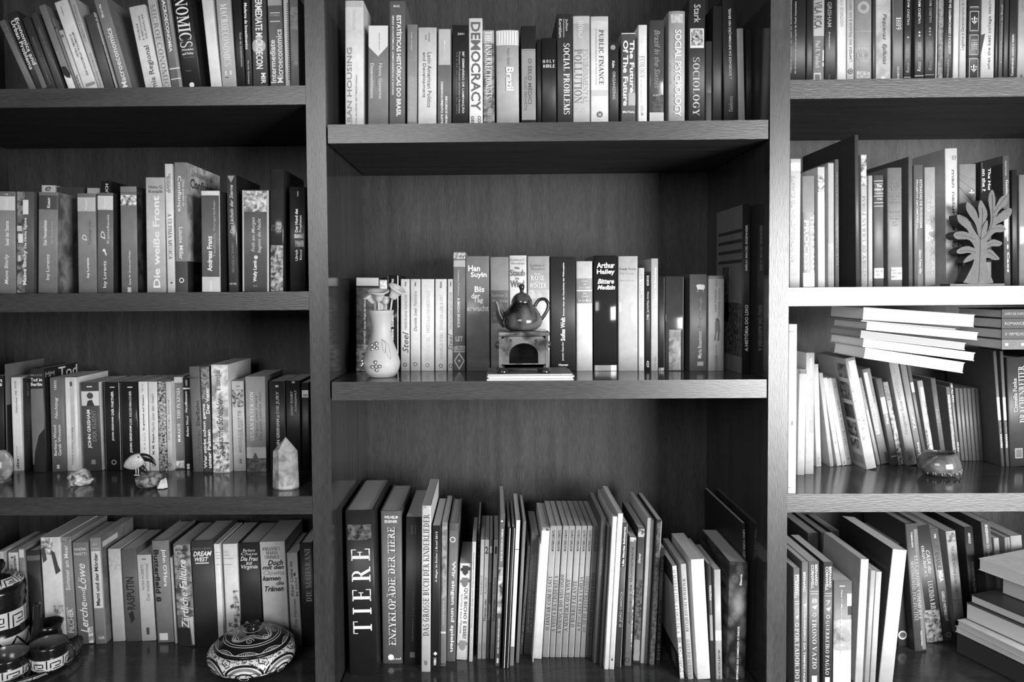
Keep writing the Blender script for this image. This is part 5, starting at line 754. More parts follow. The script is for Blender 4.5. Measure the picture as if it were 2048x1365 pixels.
R4 = Row(ZL[3], 'novels and textbooks on the lowest shelf of the bright bay', .04, 1366)
CW = lambda n, t, a, b_, tone=225: [('d', 'BERNARD', .7, a, a + 42, 5, tone, 'b'), ('d', 'CORNWELL', .35, a, a + 48, 6, tone, 'b'), ('b', a + 53, a + 54, tone, .15, .9), ('b', a + 58, a + 59, tone, .15, .9), ('h', n, .5, a + 72, .5, 9, tone), ('v', [(.25, a + 84), (.8, a + 80), (.6, a + 90)], tone), ('o', .5, a + 100, 4, tone), ('d', t, .5, a + 108, b_, 9, tone, 's')]
books(R4, [
 (1586.8, 1137, 1588, 1601, 122, 'grey novel volume 10 titled O Portador do Fogo', CW('10', 'PORTADOR DO FOGO', 1150, 1400), dict(ptone=225, s=.02)),
 (1603.5, 1124, 1602, 1615, 130, 'grey novel wedged between volumes ten and eight', [('d', 'BERNARD', .4, 1145, 1185, 5, 225, 'b'), ('d', 'O GUERREIRO DA TEMPESTADE', .5, 1215, 1366, 4, 225, 'b'), ('v', [(.2, 1210), (.8, 1206), (.6, 1216)], 220)], dict(ptone=225, s=.03)),
 (1617, 1124, 1618, 1640, 104, 'grey novel volume 8 titled O Trono Vazio', CW('8', 'TRONO VAZIO', 1130, 1338) + [('b', 1352, 1375, 215, .25, .75)], dict(ptone=225, s=.03)),
 (1645, 1125, 1645, 1664.5, 68, 'dark novel volume 7 titled O Guerreiro Pagão', CW('7', 'GUERREIRO PAGÃO', 1134, 1350) + [('b', 1355, 1375, 220, .25, .75)], dict(ptone=225, s=.03)),
 (1667.3, 1163, 1666, 1703, 125, 'short thick book with clouds fading white toward its foot', [('b', 1302, 1366, 225), ('p', 1240, 1302, 130, 215, 0, 1, 30), ('d', 'Neil O Mundo ate Ontem de Jared', .4, 1180, 1310, 5, 220, 'i'), ('b', 1172, 1174, 220, .3, .6), ('b', 1188, 1213, 235, .72, .98), ('b', 1213, 1231, 40, .78, .98)], dict(ptone=220)),
 (1721.5, 1119, 1709, 1725.5, 242, 'tall bright white book beside a slim white booklet', [('b', 1336, 1366, 190, .0, .4)], dict(ptone=215)),
 (1741.6, 1141.5, 1728, 1738, 192, 'slim white booklet next to the tall bright book', [], dict(ptone=170, name='booklet')),
 (1752, 1144, 1739, 1751, 222, 'slim white book before the tall dark-covered one', [], dict(ptone=170)),
 (1785.6, 1099, 1757, 1786, 246, 'tallest bright white spine with dark cover face', [('b', 1228, 1300, 225, .0, .85)], dict(ptone=225, side=36, d=.2, side_marks=[(-1, .05, .5, .82, .85, 75, 75)])),
])
R4b = Row(ZL[3], 'textbooks further back on the lowest shelf of the bright bay', 'z', 1290)
books(R4b, [
 (1783, 1090, 1797, 1817, 68, 'dark book with round white badge behind the electronic commerce book', [('O', .5, 1271, 9, 215), ('O', .5, 1271, 6, 60)], dict(yc=1294)),
 (1798.5, 1049, 1827, 1852, 95, 'grey hardcover titled Electronic Commerce', [('b', 1060, 1300, 120, .62, .98), ('d', 'ELECTRONIC COMMERCE', .62, 1112, 1240, 8, 205, 's'), ('d', 'MANAGERIAL PERSPECTIVE', .28, 1122, 1242, 7, 195, 's'), ('d', 'PRENTICE HALL', .6, 1262, 1292, 4, 200, 'b'), ('d', 'TURBAN KING', .4, 1064, 1095, 3.5, 220, 'b')], dict(yc=1304, kind='h')),
 (1824, 1055, 1853.5, 1889, 54, 'dark novel with flowers titled A Casa das Orquídeas', [('b', 1057, 1285, 115, .0, .16), ('d', 'CASA das', .7, 1102, 1148, 8, 215, 'i'), ('d', 'ORQUÍDEAS', .45, 1092, 1153, 8, 220, 's'), ('d', 'LUCINDA RILEY', .62, 1163, 1233, 10, 200, 's'), ('p', 1220, 1285, 25, 190, .05, .95, 110)], dict(yc=1287)),
 (1859, 1059, 1890, 1908, 98, 'grey book titled The Sustainable MBA', [('d', 'THE', .5, 1068, 1077, 4, 225, 'b'), ('d', 'SUSTAINABLE', .5, 1080, 1140, 9, 55, 'b'), ('d', 'MBA', .55, 1142, 1164, 9, 235, 'b'), ('d', 'GISELLE WEYBRECHT', .5, 1183, 1243, 6, 220, 'b'), ('o', .5, 1270, 5, 150)], dict(yc=1283)),
 (1891.5, 1064, 1912, 1932, 202, 'white book with thin dark lettering on the Global Compact', [('p', 1066, 1085, 50, 190, .1, .95, 160), ('d', 'THE UNITED NATIONS GLOBAL COMPACT', .5, 1093, 1197, 5, 130), ('b', 1200, 1201, 130), ('d', 'EDITED BY', .5, 1205, 1230, 4, 150), ('b', 1240, 1262, 50)], dict(yc=1262, s=.235)),
 (1928, 1055, 1944, 1962, 40, 'black book titled Administração in white serif capitals', [('d', 'ARNOLD', .5, 1066, 1088, 5, 205, 'b'), ('d', 'ADMINISTRAÇÃO DE MATERIAIS', .6, 1123, 1240, 6, 190, 's')], dict(yc=1240, s=.24)),
 (1962, 1045, 1977, 1996, 100, 'grey book titled Engenharia in bold white above the paper pile', [('d', 'ENGENHARIA DA PRODUÇÃO', .5, 1050, 1135, 8, 220, 'b')], dict(yc=1210, s=.245)),
 (1987, 1077, 1999, 2010, 205, 'white book just beyond the bold Engenharia spine', [], dict(yc=1200, s=.255)),
 (2009, 1076, 2019, 2030, 190, 'pale thin magazine behind the paper pile', [('b', 1078, 1200, 120, .4, .5)], dict(yc=1200, s=.255, name='magazine')),
 (2021, 1073, 2031, 2054, 210, 'white book at the far end behind the paper pile', [], dict(yc=1200, s=.255)),
])
R4c = Row(ZL[3], 'grey books standing behind the numbered novels', .215, 1250)
books(R4c, [
 (1616, 1067, 1619, 1640, 95, 'tall grey book standing behind volume eight', [], dict(ptone=150, d=.15)),
 (1643, 1066, 1645, 1660, 88, 'tall grey book standing behind volume seven', [], dict(ptone=150, d=.15)),
 (1662, 1063, 1664, 1682, 100, 'tall grey book standing behind the short cloud book', [], dict(ptone=150, s=.255)),
])

# ================================================================== books and papers lying flat
def lying(name, label, group, corner, L, Dp, T, rotz, tilt=0, cover=150, page=225, px=1800, spine=None, marks=(), rounded=False, pages_front=True, soft=False):
    """a closed book lying flat; corner = front left bottom corner, L runs along its local x, Dp back along local y"""
    root = thing(name, corner, label, 'book', group, (0, tilt, rotz))
    t = min(.0012, T*.16); cm = grey(alb(cover, px), .4)
    for z0, z1 in ((0, t), (T - t, T)):
        pyd('cover_board', boxv(0, L, 0, Dp, z0, z1), BOXF, cm, root)
    ins = .001
    y0 = ins if pages_front else .0016
    pyd('page_block', boxv(ins, L - ins, y0, Dp - .002, t, T - t), BOXF, flat_pages(alb(page, px)), root)
    if spine is not None: pyd('spine', boxv(0, L, -.0006, .0014, 0, T), BOXF, grey(alb(spine, px), .65), root)
    for (body, x0, x1, hp, tone) in marks:
        tv, tf = text_shape(body, .01)
        pyd('title_lettering', [((x0 + x1)/2*L + p*(x1 - x0)*L, -.0011, T/2 + q*hp*T) for p, q in tv], tf, grey(alb(tone, px), .45, .03, 60, 'ink'), root)
    return root
def flat_pages(a):
    a = round(a, 2); k = ('fp', a)
    if k in MC: return MC[k]
    mt, nt, p = nodes('page_edges_flat')
    tc = nt.nodes.new('ShaderNodeTexCoord'); mp = nt.nodes.new('ShaderNodeMapping'); nz = nt.nodes.new('ShaderNodeTexNoise'); cr = nt.nodes.new('ShaderNodeMapRange')
    mp.inputs['Scale'].default_value = (6, 6, 1500); nz.inputs['Scale'].default_value = 1.0
    link(nt, tc.outputs['Object'], mp.inputs['Vector']); link(nt, mp.outputs['Vector'], nz.inputs['Vector']); link(nt, nz.outputs['Fac'], cr.inputs['Value'])
    cr.inputs['To Min'].default_value = a*.75; cr.inputs['To Max'].default_value = min(.88, a*1.12)
    link(nt, cr.outputs['Result'], p.inputs['Base Color']); p.inputs['Roughness'].default_value = .85
    MC[k] = mt; return mt
# the pile lying across the travel guides
GP = 'books lying across the leaning travel guides'
for (x0, yt0, yb0, x1, yb1, cov, pg, dp, lab) in [
    (1727, 694.5, 717, 1926, 747, 215, 245, .118, 'thick book with white page edges, lowest of the tilted pile'),
    (1725, 676.5, 694, 1948, 722.5, 205, 245, .128, 'long book with white page edges second from the bottom of the tilted pile'),
    (1720, 660.5, 676, 1930, 701, 130, 165, .120, 'grey-edged book in the middle of the tilted pile'),
    (1732, 643.5, 660, 1955, 681, 150, 235, .128, 'long pale-edged book above the grey one in the tilted pile'),
    (1722, 640.2, 643, 1912, 660, 120, 190, .118, 'very thin grey booklet in the tilted pile'),
    (1725, 614, 640, 1948, 655, 95, 240, .128, 'thick book with grey cover, topmost of the tilted pile')]:
    a = at_y(x0, yb0, .012); b = at_y(x1, yb1, .012); t_ = at_y(x0, yt0, .012)
    L = (b - a).length; ang = math.atan2(a.z - b.z, b.x - a.x)
    lying('flat_book', lab, GP, a, L, dp, (t_.z - a.z)*math.cos(ang) - .0006, 0, ang, cov, pg, 1300)
GD = 'dark volumes lying over the reports'
for (yt_, yb_, sp, tx, lab) in [(679.5, 699.5, 92, 'I I', 'lighter grey volume at the bottom of the dark flat stack'), (658.5, 678.5, 50, 'O VERMELHO', 'dark volume with a round pale disc in the flat stack'),
                       (637.5, 657.5, 45, 'ROMANCE', 'dark volume with upright rules in the flat stack'), (619.5, 636.5, 42, 'LIVRO DE OURO', 'dark volume lettered Livro de, topmost of the flat stack')]:
    a = at_y(2003, yb_, .03); t_ = at_y(2003, yt_, .03)
    r_ = lying('flat_hardcover', lab, GD, a, .17, .125, t_.z - a.z, 0, 0, sp, 200, 1300, sp, [(tx, .03, .24, .28, 130)])
    if sp == 50:
        vv = [(.118 + .012*math.cos(2*math.pi*i/20), -.0009, (t_.z - a.z)/2 + .0075*math.sin(2*math.pi*i/20)) for i in range(20)]
        pyd('emblem', vv, [tuple(range(20))], grey(alb(130, 2020), .45), r_)
# the untidy pile low in the bright bay: each lies turned, its near corner towards the room
GU = 'papers and books in the untidy low pile'
def pile(name, label, x, y, Y, T, L, Dp, rz, cover, page, z0=None):
    """placed by its far corner, the side face that shows runs from there towards the room"""
    p = at_y(x, y, Y); r = math.radians(rz); zz = ZL[3] + z0 if z0 is not None else p.z
    return lying(name, label, GU, (p.x + Dp*math.sin(r), Y - Dp*math.cos(r), zz), L, Dp, T, r, 0, cover, page, 500)
pile('ring_binder', 'black binder lowest in the untidy pile', 1911, 1290, .158, .041, .24, .150, 19, 30, 45, .0004)
pile('paper_file', 'broad pale paper file on the black binder', 1910, 1276, .160, .0120, .25, .152, 19, 190, 215, .042)
pile('paper_file', 'pale file of loose sheets under the thick flat book', 1914, 1268, .156, .0135, .24, .148, 17, 215, 225, .0545)
pile('flat_book', 'thick flat book with pale page edges in the untidy pile', 1931, 1250, .160, .034, .24, .150, 19, 60, 215, .0685)
pile('flat_hardcover', 'dark flat hardcover on the thick pale-edged book', 1941, 1214, .160, .0160, .23, .145, 19, 45, 195, .1030)
pile('flat_hardcover', 'dark grey volume under the spiral notebook, set back in the untidy pile', 2003, 1200, .165, .046, .18, .14, 19, 60, 180, .1195)
pile('spiral_notebook', 'pale spiral notebook topmost on the untidy pile', 1957, 1147, .170, .024, .24, .15, 21, 205, 205, .1660)

# the booklet pad under the teapot
pa = at_y(973, 760.5, .004); pb = at_y(1148, 760.5, .004)
PADT = .0
for i in range(4):
    T = .0026
    lying('booklet', ['thin pale booklet, lowest under the tea warmer', 'thin pale booklet, second from below under the tea warmer', 'thin white booklet, third from below under the tea warmer', 'thin grey-topped booklet directly under the tea warmer'][i], 'booklets under the tea warmer',
          (pa.x + (.0, .003, .001, .002)[i], .004 + (.0, .002, .001, .003)[i], ZM[1] + i*(T + .0003)), (pb - pa).length - .004*(i % 2), .112, T, math.radians((.0, .5, -.4, .3)[i]), 0, (190, 200, 205, 130)[i], 215, 1060)
PADZ = ZM[1] + 4*.0029

# ================================================================== glazed tea warmer and teapot
def glaze(name, lo_, hi_, rough=.12, scale=18, metal=0):
    mt = picture(lo_, hi_, scale, rough); return mt
wc = at_y(1046, 750, .055); pxm = DIST/FPX*(1 + .045/DIST)
gl = picture(.008, .12, 26.0, .12); gl_d = grey(.02, .12, .1, 40, 'dark_glaze'); gl_m = picture(.03, .17, 34.0, .16)
wr = thing('tea_warmer', (wc.x, .056, PADZ), 'square glazed ceramic tea warmer with an arched opening', 'tea warmer')
HW, HD, HB, HT = 46*pxm, .036, .010, 72*pxm          # half width, half depth, underside, top of the body
def arch_panel(y0, y1):
    aw, ab, n = 28.5*pxm, .018, 14
    arc_ = [(aw*math.cos(math.pi*i/n), ab + .016 + (HT - ab - .028)*math.sin(math.pi*i/n)) for i in range(n + 1)]
    hole = [(aw, ab)] + arc_ + [(-aw, ab)]
    outer = [(HW, HB), (HW, HT), (-HW, HT), (-HW, HB)]
    vs, fs = [], []
    ring = []
    for hx, hz in hole:        # matching outline point
        k = max(abs(hx)/HW, 1e-6); ring.append((hx, hz))
    out = []
    for (hx, hz) in hole:
        dx, dz = hx, hz - .035
        sc_ = min(HW/abs(dx) if abs(dx) > 1e-6 else 9e9, (HT - .035)/dz if dz > 0 else ((HB - .035)/dz if dz < 0 else 9e9))
        out.append((dx*sc_, .035 + dz*sc_))
    n_ = len(hole)
    for y in (y0, y1):
        vs += [(a, y, b) for a, b in hole] + [(a, y, b) for a, b in out]
        vs += [(HW, y, HB), (HW, y, HT), (-HW, y, HT), (-HW, y, HB)]
    K = 2*n_ + 4
    for o_ in (0, K):
        for i in range(n_ - 1): fs.append((o_ + i, o_ + i + 1, o_ + n_ + i + 1, o_ + n_ + i))
        fs.append((o_ + n_ - 1, o_, o_ + n_, o_ + 2*n_ - 1))
    for i in range(n_): j = (i + 1) % n_; fs.append((i, j, K + j, K + i))
    for q, w_ in ((2*n_, 2*n_ + 1), (2*n_ + 1, 2*n_ + 2), (2*n_ + 2, 2*n_ + 3), (2*n_ + 3, 2*n_)): fs.append((q, w_, K + w_, K + q))
    # corner fill
    def near(c): return sorted(range(n_), key=lambda i: (out[i][0] - c[0])**2 + (out[i][1] - c[1])**2)[:1][0]
    return vs, fs, out
vs, fs, out_ = arch_panel(-HD, -HD + .005)
pyd('front_panel', vs, fs, gl_m, wr)
pyd('back_panel', boxv(-HW, HW, HD - .005, HD, HB, HT), BOXF, gl_d, wr)
for sx in (-1, 1):
    pyd('side_panel', boxv(sx*HW - .0026, sx*HW + .0026, -HD - .001, HD + .001, HB, HT), BOXF, gl_m, wr)
    vs, fs = ball((sx*(HW + .0045), 0, HT*.74), .006, 14, 1, 1, 1.15); pyd('side_knob', vs, fs, gl, wr, True)
    vs, fs = ball((sx*25*pxm, -HD - .0004, HT - .007), .0024, 10, 1, .5, 1); pyd('vent_dot', vs, fs, gl_d, wr, True)
    for sy_ in (-1, 1):
        prof = [(.010, 0), (.0115, .002), (.0085, .006), (.007, .012), (.006, .018)]
        v2, f2 = lathe_verts(prof, 14); f2.append(tuple(reversed(range(14)))); f2.append(tuple(range(56, 70)))
        pyd('foot', [(x + sx*(HW - .004), y + sy_*(HD - .006), z) for x, y, z in v2], f2, gl_d, wr, True)
pyd('floor_plate', boxv(-HW, HW, -HD, HD, HB - .002, HB + .006), BOXF, gl_d, wr)
bm = bmesh.new(); bmesh.ops.create_cube(bm, size=1)
for v_ in bm.verts: v_.co = Vector((v_.co.x*(2*HW + .010), v_.co.y*(2*HD + .010), v_.co.z*.0095 + HT + .0052))
bmesh.ops.bevel(bm, geom=bm.edges[:], offset=.0042, segments=4, affect='EDGES', profile=.5)
bm_obj('top_slab', bm, gl_m, wr, True)
# teapot
TZ = PADZ + HT + .0101
tp = thing('teapot', (at_y(1044, 666, .056).x, .056, TZ), 'small dark glazed teapot standing on the tea warmer', 'teapot')
k = pxm
lathe('body', [(.001, 0), (22*k, 0), (30*k, 2*k), (38*k, 8*k), (41*k, 16*k), (40*k, 24*k), (36*k, 34*k), (30*k, 43*k), (24*k, 50*k), (21*k, 54*k), (20*k, 55*k), (18*k, 52*k), (.001, 50*k)], gl, tp, 48)
lid = lathe('lid', [(.001, 54*k), (21*k, 54*k), (21.5*k, 56*k), (20*k, 62*k), (16*k, 69*k), (10*k, 74*k), (4*k, 76*k), (.001, 76.5*k)], gl, tp, 36)
lathe('lid_knob', [(4*k, 75*k), (3.6*k, 79*k), (4.4*k, 82*k), (6*k, 86*k), (5.6*k, 90*k), (3*k, 92.5*k), (.001, 93*k)], gl_d, lid, 18)
vs, fs = tube(smooth_pts([(-30*k, 0, 14*k), (-38*k, 0, 22*k), (-44*k, 0, 36*k), (-47*k, 0, 50*k), (-52*k, 0, 59*k)]), [13*k - 7*k*i/24 for i in range(25)], 14); pyd('spout', vs, fs, gl, tp, True)
vs, fs = tube(smooth_pts([(26*k, 0, 48*k), (34*k, 0, 60*k), (46*k, 0, 62*k), (53*k, 0, 52*k), (51*k, 0, 40*k), (44*k, 0, 28*k), (38*k, 0, 20*k)]), 3.4*k, 12); pyd('handle', vs, fs, gl_d, tp, True)
for tx_ in (-8*k,):
    vs, fs = ball((2*k, -16*k, 67*k), 2.4*k, 10, 1, .6, .8); pyd('steam_hole', vs, fs, gl_d, lid, True)

# ================================================================== vase with clay flowers
vb = at_z(763, 757, ZM[1]); VY = vb.y + .026; k = DIST/FPX*(1 + VY/DIST)
clay = picture(.42, .52, 12.0, .5); clay_d = grey(.15, .5, .15, 90, 'applied_clay'); clay_w = grey(.8, .5, .03, 60, 'clay_dot')
vcx = at_y(763.5, 740, VY).x
va = thing('vase', (vcx, VY, ZM[1] + .0003), 'pale clay vase with applied flower clusters and leaf lines', 'vase')
VP = [(.001, 0), (24*k, 0), (27*k, 2*k), (33*k, 10*k), (36.5*k, 24*k), (36*k, 33*k), (32*k, 48*k), (26*k, 64*k), (21.5*k, 78*k), (19.8*k, 92*k), (20*k, 104*k), (22*k, 117*k), (25.4*k, 131*k), (26*k, 133*k), (24.6*k, 133.5*k), (20*k, 115*k), (17.5*k, 95*k), (.001, 80*k)]
vp2 = [tuple(p) for p in smooth_pts([(r, z, 0) for r, z in VP[1:13]], 4)]
lathe('body', [(.001, 0)] + [(r, z) for r, z, _ in vp2] + VP[13:], clay, va, 56, closed=False)
def vrad(z):
    for (r0, z0), (r1, z1) in zip(VP[1:13], VP[2:14]):
        if z0 <= z <= z1: return r0 + (r1 - r0)*(z - z0)/max(z1 - z0, 1e-9)
    return 20*k
def onv(px_, py_, e=0):           # a point on the front of the vase seen at that pixel offset
    z = (757 - py_)*k; r = vrad(z) + e; x = (px_ - 763.5)*k; x = max(-r*.985, min(r*.985, x))
    return (x, -math.sqrt(max(r*r - x*x, 0)), z)
for cx_, cy_, lay in ((754, 695, ((-5, -3), (4, -6), (5, 3), (-4, 5), (0, 0))), (758.5, 733, ((-1, -8), (7, 0), (1, 7), (-7, 1), (0, 0))), (727.5, 729, ((0, -5), (-1, 4), (2, 0)))):
    fl_ = [ball(onv(cx_ + a, cy_ + b, 0), 4*k, 10, 1, .7, 1) for a, b in lay]
    f_ = pyd('applied_flower', *merge(*fl_), clay_d, va, True)
    pyd('petal_dots', *merge(*[ball(tuple(q*1.03 if i < 2 else q for i, q in enumerate(onv(cx_ + a, cy_ + b, 2.4*k))), 1.8*k, 8) for a, b in lay]), clay_w, f_, True)
for pts in ([(768, 680), (769, 692), (774, 707), (776, 700), (775, 690), (768, 680)], [(770, 682), (780, 692), (785, 712), (784.5, 720), (778, 708), (775, 700)], [(743, 676), (740, 688), (735, 700)]):
    vs, fs = tube([onv(a, b, .0002) for a, b in smooth_pts([(p[0], p[1], 0) for p in pts], 4) for a, b in [(a, b)]] if False else [onv(q.x, q.y, .0002) for q in smooth_pts([(p[0], p[1], 0) for p in pts], 4)], .00055, 6)
    pyd('leaf_outline', vs, fs, grey(.30, .6, .1, 60, 'leaf_line'), va, True)
def clay_flower(px_, py_, tx_, ty_, yo, rad, depth_, stem_to, lab):
    """trumpet flower: head centre at a pixel, opening towards (tx,ty) in the picture plane"""
    p = at_y(px_, py_, VY + yo); root = thing('clay_flower', (p.x, VY + yo, p.z), lab, 'clay flower', 'clay flowers in the vase')
    ax = Vector((tx_, -.25, ty_)).normalized(); q = ax.to_track_quat('Z', 'Y')
    prof = [(4.5*k, -depth_*k), (8*k, -depth_*.85*k), (9.5*k, -depth_*.5*k), (rad*.66*k, -depth_*.2*k), (rad*k, 0), (rad*k*1.02, 1.6*k), (rad*.9*k, 2.2*k), (rad*.5*k, -.5*k), (1.5*k, -4*k)]
    v2, f2 = lathe_verts(prof, 26)
    v2 = [(x*(1 + .07*math.sin(3*math.atan2(y, x))), y*(1 + .07*math.sin(3*math.atan2(y, x))), z) for x, y, z in v2]
    f2.append(tuple(reversed(range(26)))); f2.append(tuple(range(8*26, 9*26)))
    pyd('petals', [q @ Vector(v) for v in v2], f2, grey(.55, .5, .08, 60, 'flower_clay'), root, True)
    b = ax*(-depth_*k); e = Vector((at_y(stem_to[0], stem_to[1], VY).x - p.x, -yo, ZM[1] + 100*k - p.z))
    vs, fs = tube([b*.9, b + (e - b)*.5, e], 1.8*k, 8); pyd('stem', vs, fs, grey(.5, .5, .08, 60, 'stem_clay'), root, True)
clay_flower(757, 584, .05, 1, -.012, 21, 20, (758, 623), 'central clay trumpet flower, broadest in the vase')
clay_flower(739, 590, -.55, .8, .004, 15, 20, (750, 623), 'clay trumpet flower tilting away from the white paperbacks')
clay_flower(795, 578, .55, .85, .0, 19, 24, (777, 623), 'clay trumpet flower tilting toward the white paperbacks')
clay_flower(771, 592, .15, 1, .016, 13, 18, (766, 623), 'small clay flower at the back of the bunch')

# ================================================================== carved wooden tree
TREE = [(275,1240),(665,1240),(655,1200),(600,1080),(570,960),(572,918),(610,920),(660,950),(735,945),(740,925),(690,870),(640,815),(600,812),(574,828),(592,797),(640,775),(740,778),(772,748),(770,725),(720,705),(670,688),(620,700),(572,735),(600,690),(640,640),(690,600),(760,605),(828,572),(800,530),(760,502),(720,508),(687,524),(705,500),(760,475),(830,440),(888,382),(892,302),(840,308),(770,340),(722,390),(697,424),(720,350),(760,310),(820,270),(850,200),(858,126),(800,135),(740,180),(710,240),(684,297),(687,240),(690,180),(665,90),(645,68),(615,110),(596,190),(605,260),(622,340),(628,430),(622,500),(600,570),(575,619),(587,560),(597,500),(588,442),(560,478),(532,530),(528,584),(521,540),(534,500),(580,440),(592,360),(560,280),(510,195),(485,230),(470,300),(488,390),(479,445),(465,380),(440,320),(390,260),(335,217),(320,270),(327,330),(370,400),(430,480),(460,560),(477,655),(440,600),(400,530),(360,450),(310,410),(215,375),(210,420),(230,480),(290,530),(340,570),(363,620),(330,600),(260,586),(190,600),(160,640),(200,690),(270,690),(360,690),(410,750),(433,805),(400,790),(350,770),(270,785),(200,830),(215,870),(280,870),(350,855),(400,868),(370,880),(330,910),(290,960),(287,985),(350,970),(400,950),(424,926),(410,1000),(370,1080),(320,1180)]
TY = .008; TT = .0235
tb = at_y(1957, 571, TY)
tr = thing('carved_tree', (tb.x, TY, ZL[1] + .0003), 'flat carved wooden tree ornament with curling leaf branches', 'ornament')
P2 = [at_y(1880 + x*.1612, 370 + y*.1612, TY) for x, y in TREE]; zb = min(p.z for p in P2)
pts = [(p.x - tb.x, p.z - zb + .004) for p in P2]
for _ in range(1):                       # soften the carved outline
    pts = [q for i in range(len(pts)) for q in ((pts[i - 1][0]*.25 + pts[i][0]*.75, pts[i - 1][1]*.25 + pts[i][1]*.75), (pts[i][0]*.75 + pts[(i + 1) % len(pts)][0]*.25, pts[i][1]*.75 + pts[(i + 1) % len(pts)][1]*.25))]
from mathutils.geometry import tessellate_polygon
n_ = len(pts); tri = tessellate_polygon([[Vector((x, z, 0)) for x, z in pts]])
W_TREE = wood('carved_wood', .034, .072, .6, (3, 3, .6), .3); W_TREE_D = W_TREE
def facing(t, back):
    (ax, az), (bx, bz), (cx_, cz_) = pts[t[0]], pts[t[1]], pts[t[2]]; up_ = (bx - ax)*(cz_ - az) - (bz - az)*(cx_ - ax) > 0
    t = tuple(t) if up_ != back else tuple(reversed(t)); return tuple(i + (n_ if back else 0) for i in t)
fs = [facing(t, False) for t in tri] + [facing(t, True) for t in tri]; k_ = len(fs)
fs += [(i, n_ + i, n_ + (i + 1) % n_, (i + 1) % n_) for i in range(n_)]
pyd('silhouette', [(x, 0, z) for x, z in pts] + [(x, TT, z) for x, z in pts], fs, [W_TREE, W_TREE_D], tr, idx=[0]*k_ + [1]*n_)
pyd('base_plate', boxv(-.052, .045, -.002, TT + .004, 0, .004), BOXF, W_TREE_D, tr)
# carved veins along the branches
def T2(x, y): p = at_y(1880 + x*.1612, 370 + y*.1612, TY); return (p.x - tb.x, -.0003, p.z - zb + .004)
for line in ([(480, 1225), (492, 1000), (500, 800), (500, 660)], [(505, 700), (515, 560), (530, 420), (525, 300)], [(500, 690), (440, 560), (370, 470), (260, 400)], [(520, 690), (600, 600), (650, 480), (655, 300), (648, 140)], [(655, 420), (760, 360), (860, 330)], [(670, 360), (740, 260), (830, 150)], [(440, 850), (340, 830), (250, 840)], [(430, 690), (300, 645), (200, 640)], [(600, 570), (700, 550), (800, 560)], [(590, 760), (680, 735), (750, 740)], [(590, 850), (650, 880), (710, 930)]):
    vs, fs = tube([T2(q.x, q.y) for q in smooth_pts([(a, b, 0) for a, b in line], 5)], .0004, 6); pyd('carved_vein', vs, fs, W_TREE, tr, True)

# ================================================================== stones, quartz and toucan
def rock(name, label, cat, px0, px1, py0, py1, seed, mats, sub=4, ys=.9, yshift=0):
    c = at_z((px0 + px1)/2, py1 - 2, ZL[2]); kk = DIST/FPX*(1 + c.y/DIST); w_ = (px1 - px0)/2*kk; h_ = (py1 - py0)*kk*.86
    root = thing(name, (c.x, c.y + w_*ys*.75 + yshift, ZL[2] + .0004), label, cat)
    bm = bmesh.new(); bmesh.ops.create_icosphere(bm, subdivisions=sub, radius=1); rnd = random.Random(seed)
    dirs = [(Vector((rnd.uniform(-1, 1), rnd.uniform(-1, 1), rnd.uniform(-1, 1))).normalized(), rnd.uniform(.72, .95)) for _ in range(22)]
    for v_ in bm.verts:
        p = v_.co.copy(); r = 1.0
        for d_, o_ in dirs:
            q = p.dot(d_)
            if q > o_: r = min(r, o_/q)
        p *= r; p += p.normalized()*.05*math.sin(9*p.x + seed)*math.sin(11*p.z + 2*p.y)
        v_.co = Vector((p.x*w_, p.y*w_*ys, max(p.z, -.72)*h_*.66 + h_*.475))
    bm_obj('stone', bm, mats, root); return root, c, kk
rock('rough_stone', 'small rough pale stone lying on the glossy shelf', 'stone', 128, 177, 943, 977, 3, picture(.10, .75, 70.0, .55))
rk, rc, rkk = rock('toucan_rock', 'rough dark crystal rock carrying the toucan figure', 'stone', 259, 322, 949, 981, 8, picture(.04, .30, 90.0, .5), 4, .8)
crv, crf = [], []
hx = [(math.cos(t*math.pi/3), math.sin(t*math.pi/3)) for t in range(6)]
for i in range(6): crv.append((.030 + .011*hx[i][0], -.012 + .010*hx[i][1], .001))
for i in range(6): crv.append((.033 + .006*hx[i][0], -.012 + .006*hx[i][1], .016))
crv.append((.037, -.012, .020))
crf = [(i, (i + 1) % 6, 6 + (i + 1) % 6, 6 + i) for i in range(6)] + [(6 + i, 6 + (i + 1) % 6, 12) for i in range(6)]
pyd('white_crystal', crv, crf, picture(.45, .8, 60.0, .3), rk)
# toucan
ty_ = rk.location.y - .004; kk = DIST/FPX*(1 + ty_/DIST); tc_ = at_y(277, 949, ty_)
tu = thing('toucan_figurine', (tc_.x, ty_, tc_.z), 'small stone toucan with pale body and large black beak', 'figurine')
body = smooth_pts([(-29*kk, 0, 15*kk), (-21*kk, 0, 19*kk), (-9*kk, 0, 24*kk), (0*kk, 0, 29*kk), (6*kk, 0, 33*kk), (10*kk, 0, 36*kk)], 5)
rr = [1.5, 3, 4.8, 6.6, 8.4, 10, 11.4, 12.6, 13.6, 14.4, 14.8, 15, 15, 14.9, 14.6, 14.3, 14, 13.5, 13, 12.4, 11.7, 11, 10, 9, 7.5, 5.5]
vs, fs = tube(body, [rr[min(i, 25)]*kk for i in range(len(body))], 18)
pyd('body', [(x, y*.8, z) for x, y, z in vs], fs, picture(.42, .62, 60.0, .35), tu, True)
bk = smooth_pts([(6*kk, 0, 34*kk), (15*kk, 0, 34*kk), (24*kk, 0, 31*kk), (31*kk, 0, 25*kk), (36*kk, 0, 18*kk)], 5)
vs, fs = tube(bk, [max(.6, 9.0 - 8.4*(i/(len(bk) - 1))**1.7)*kk for i in range(len(bk))], 14)
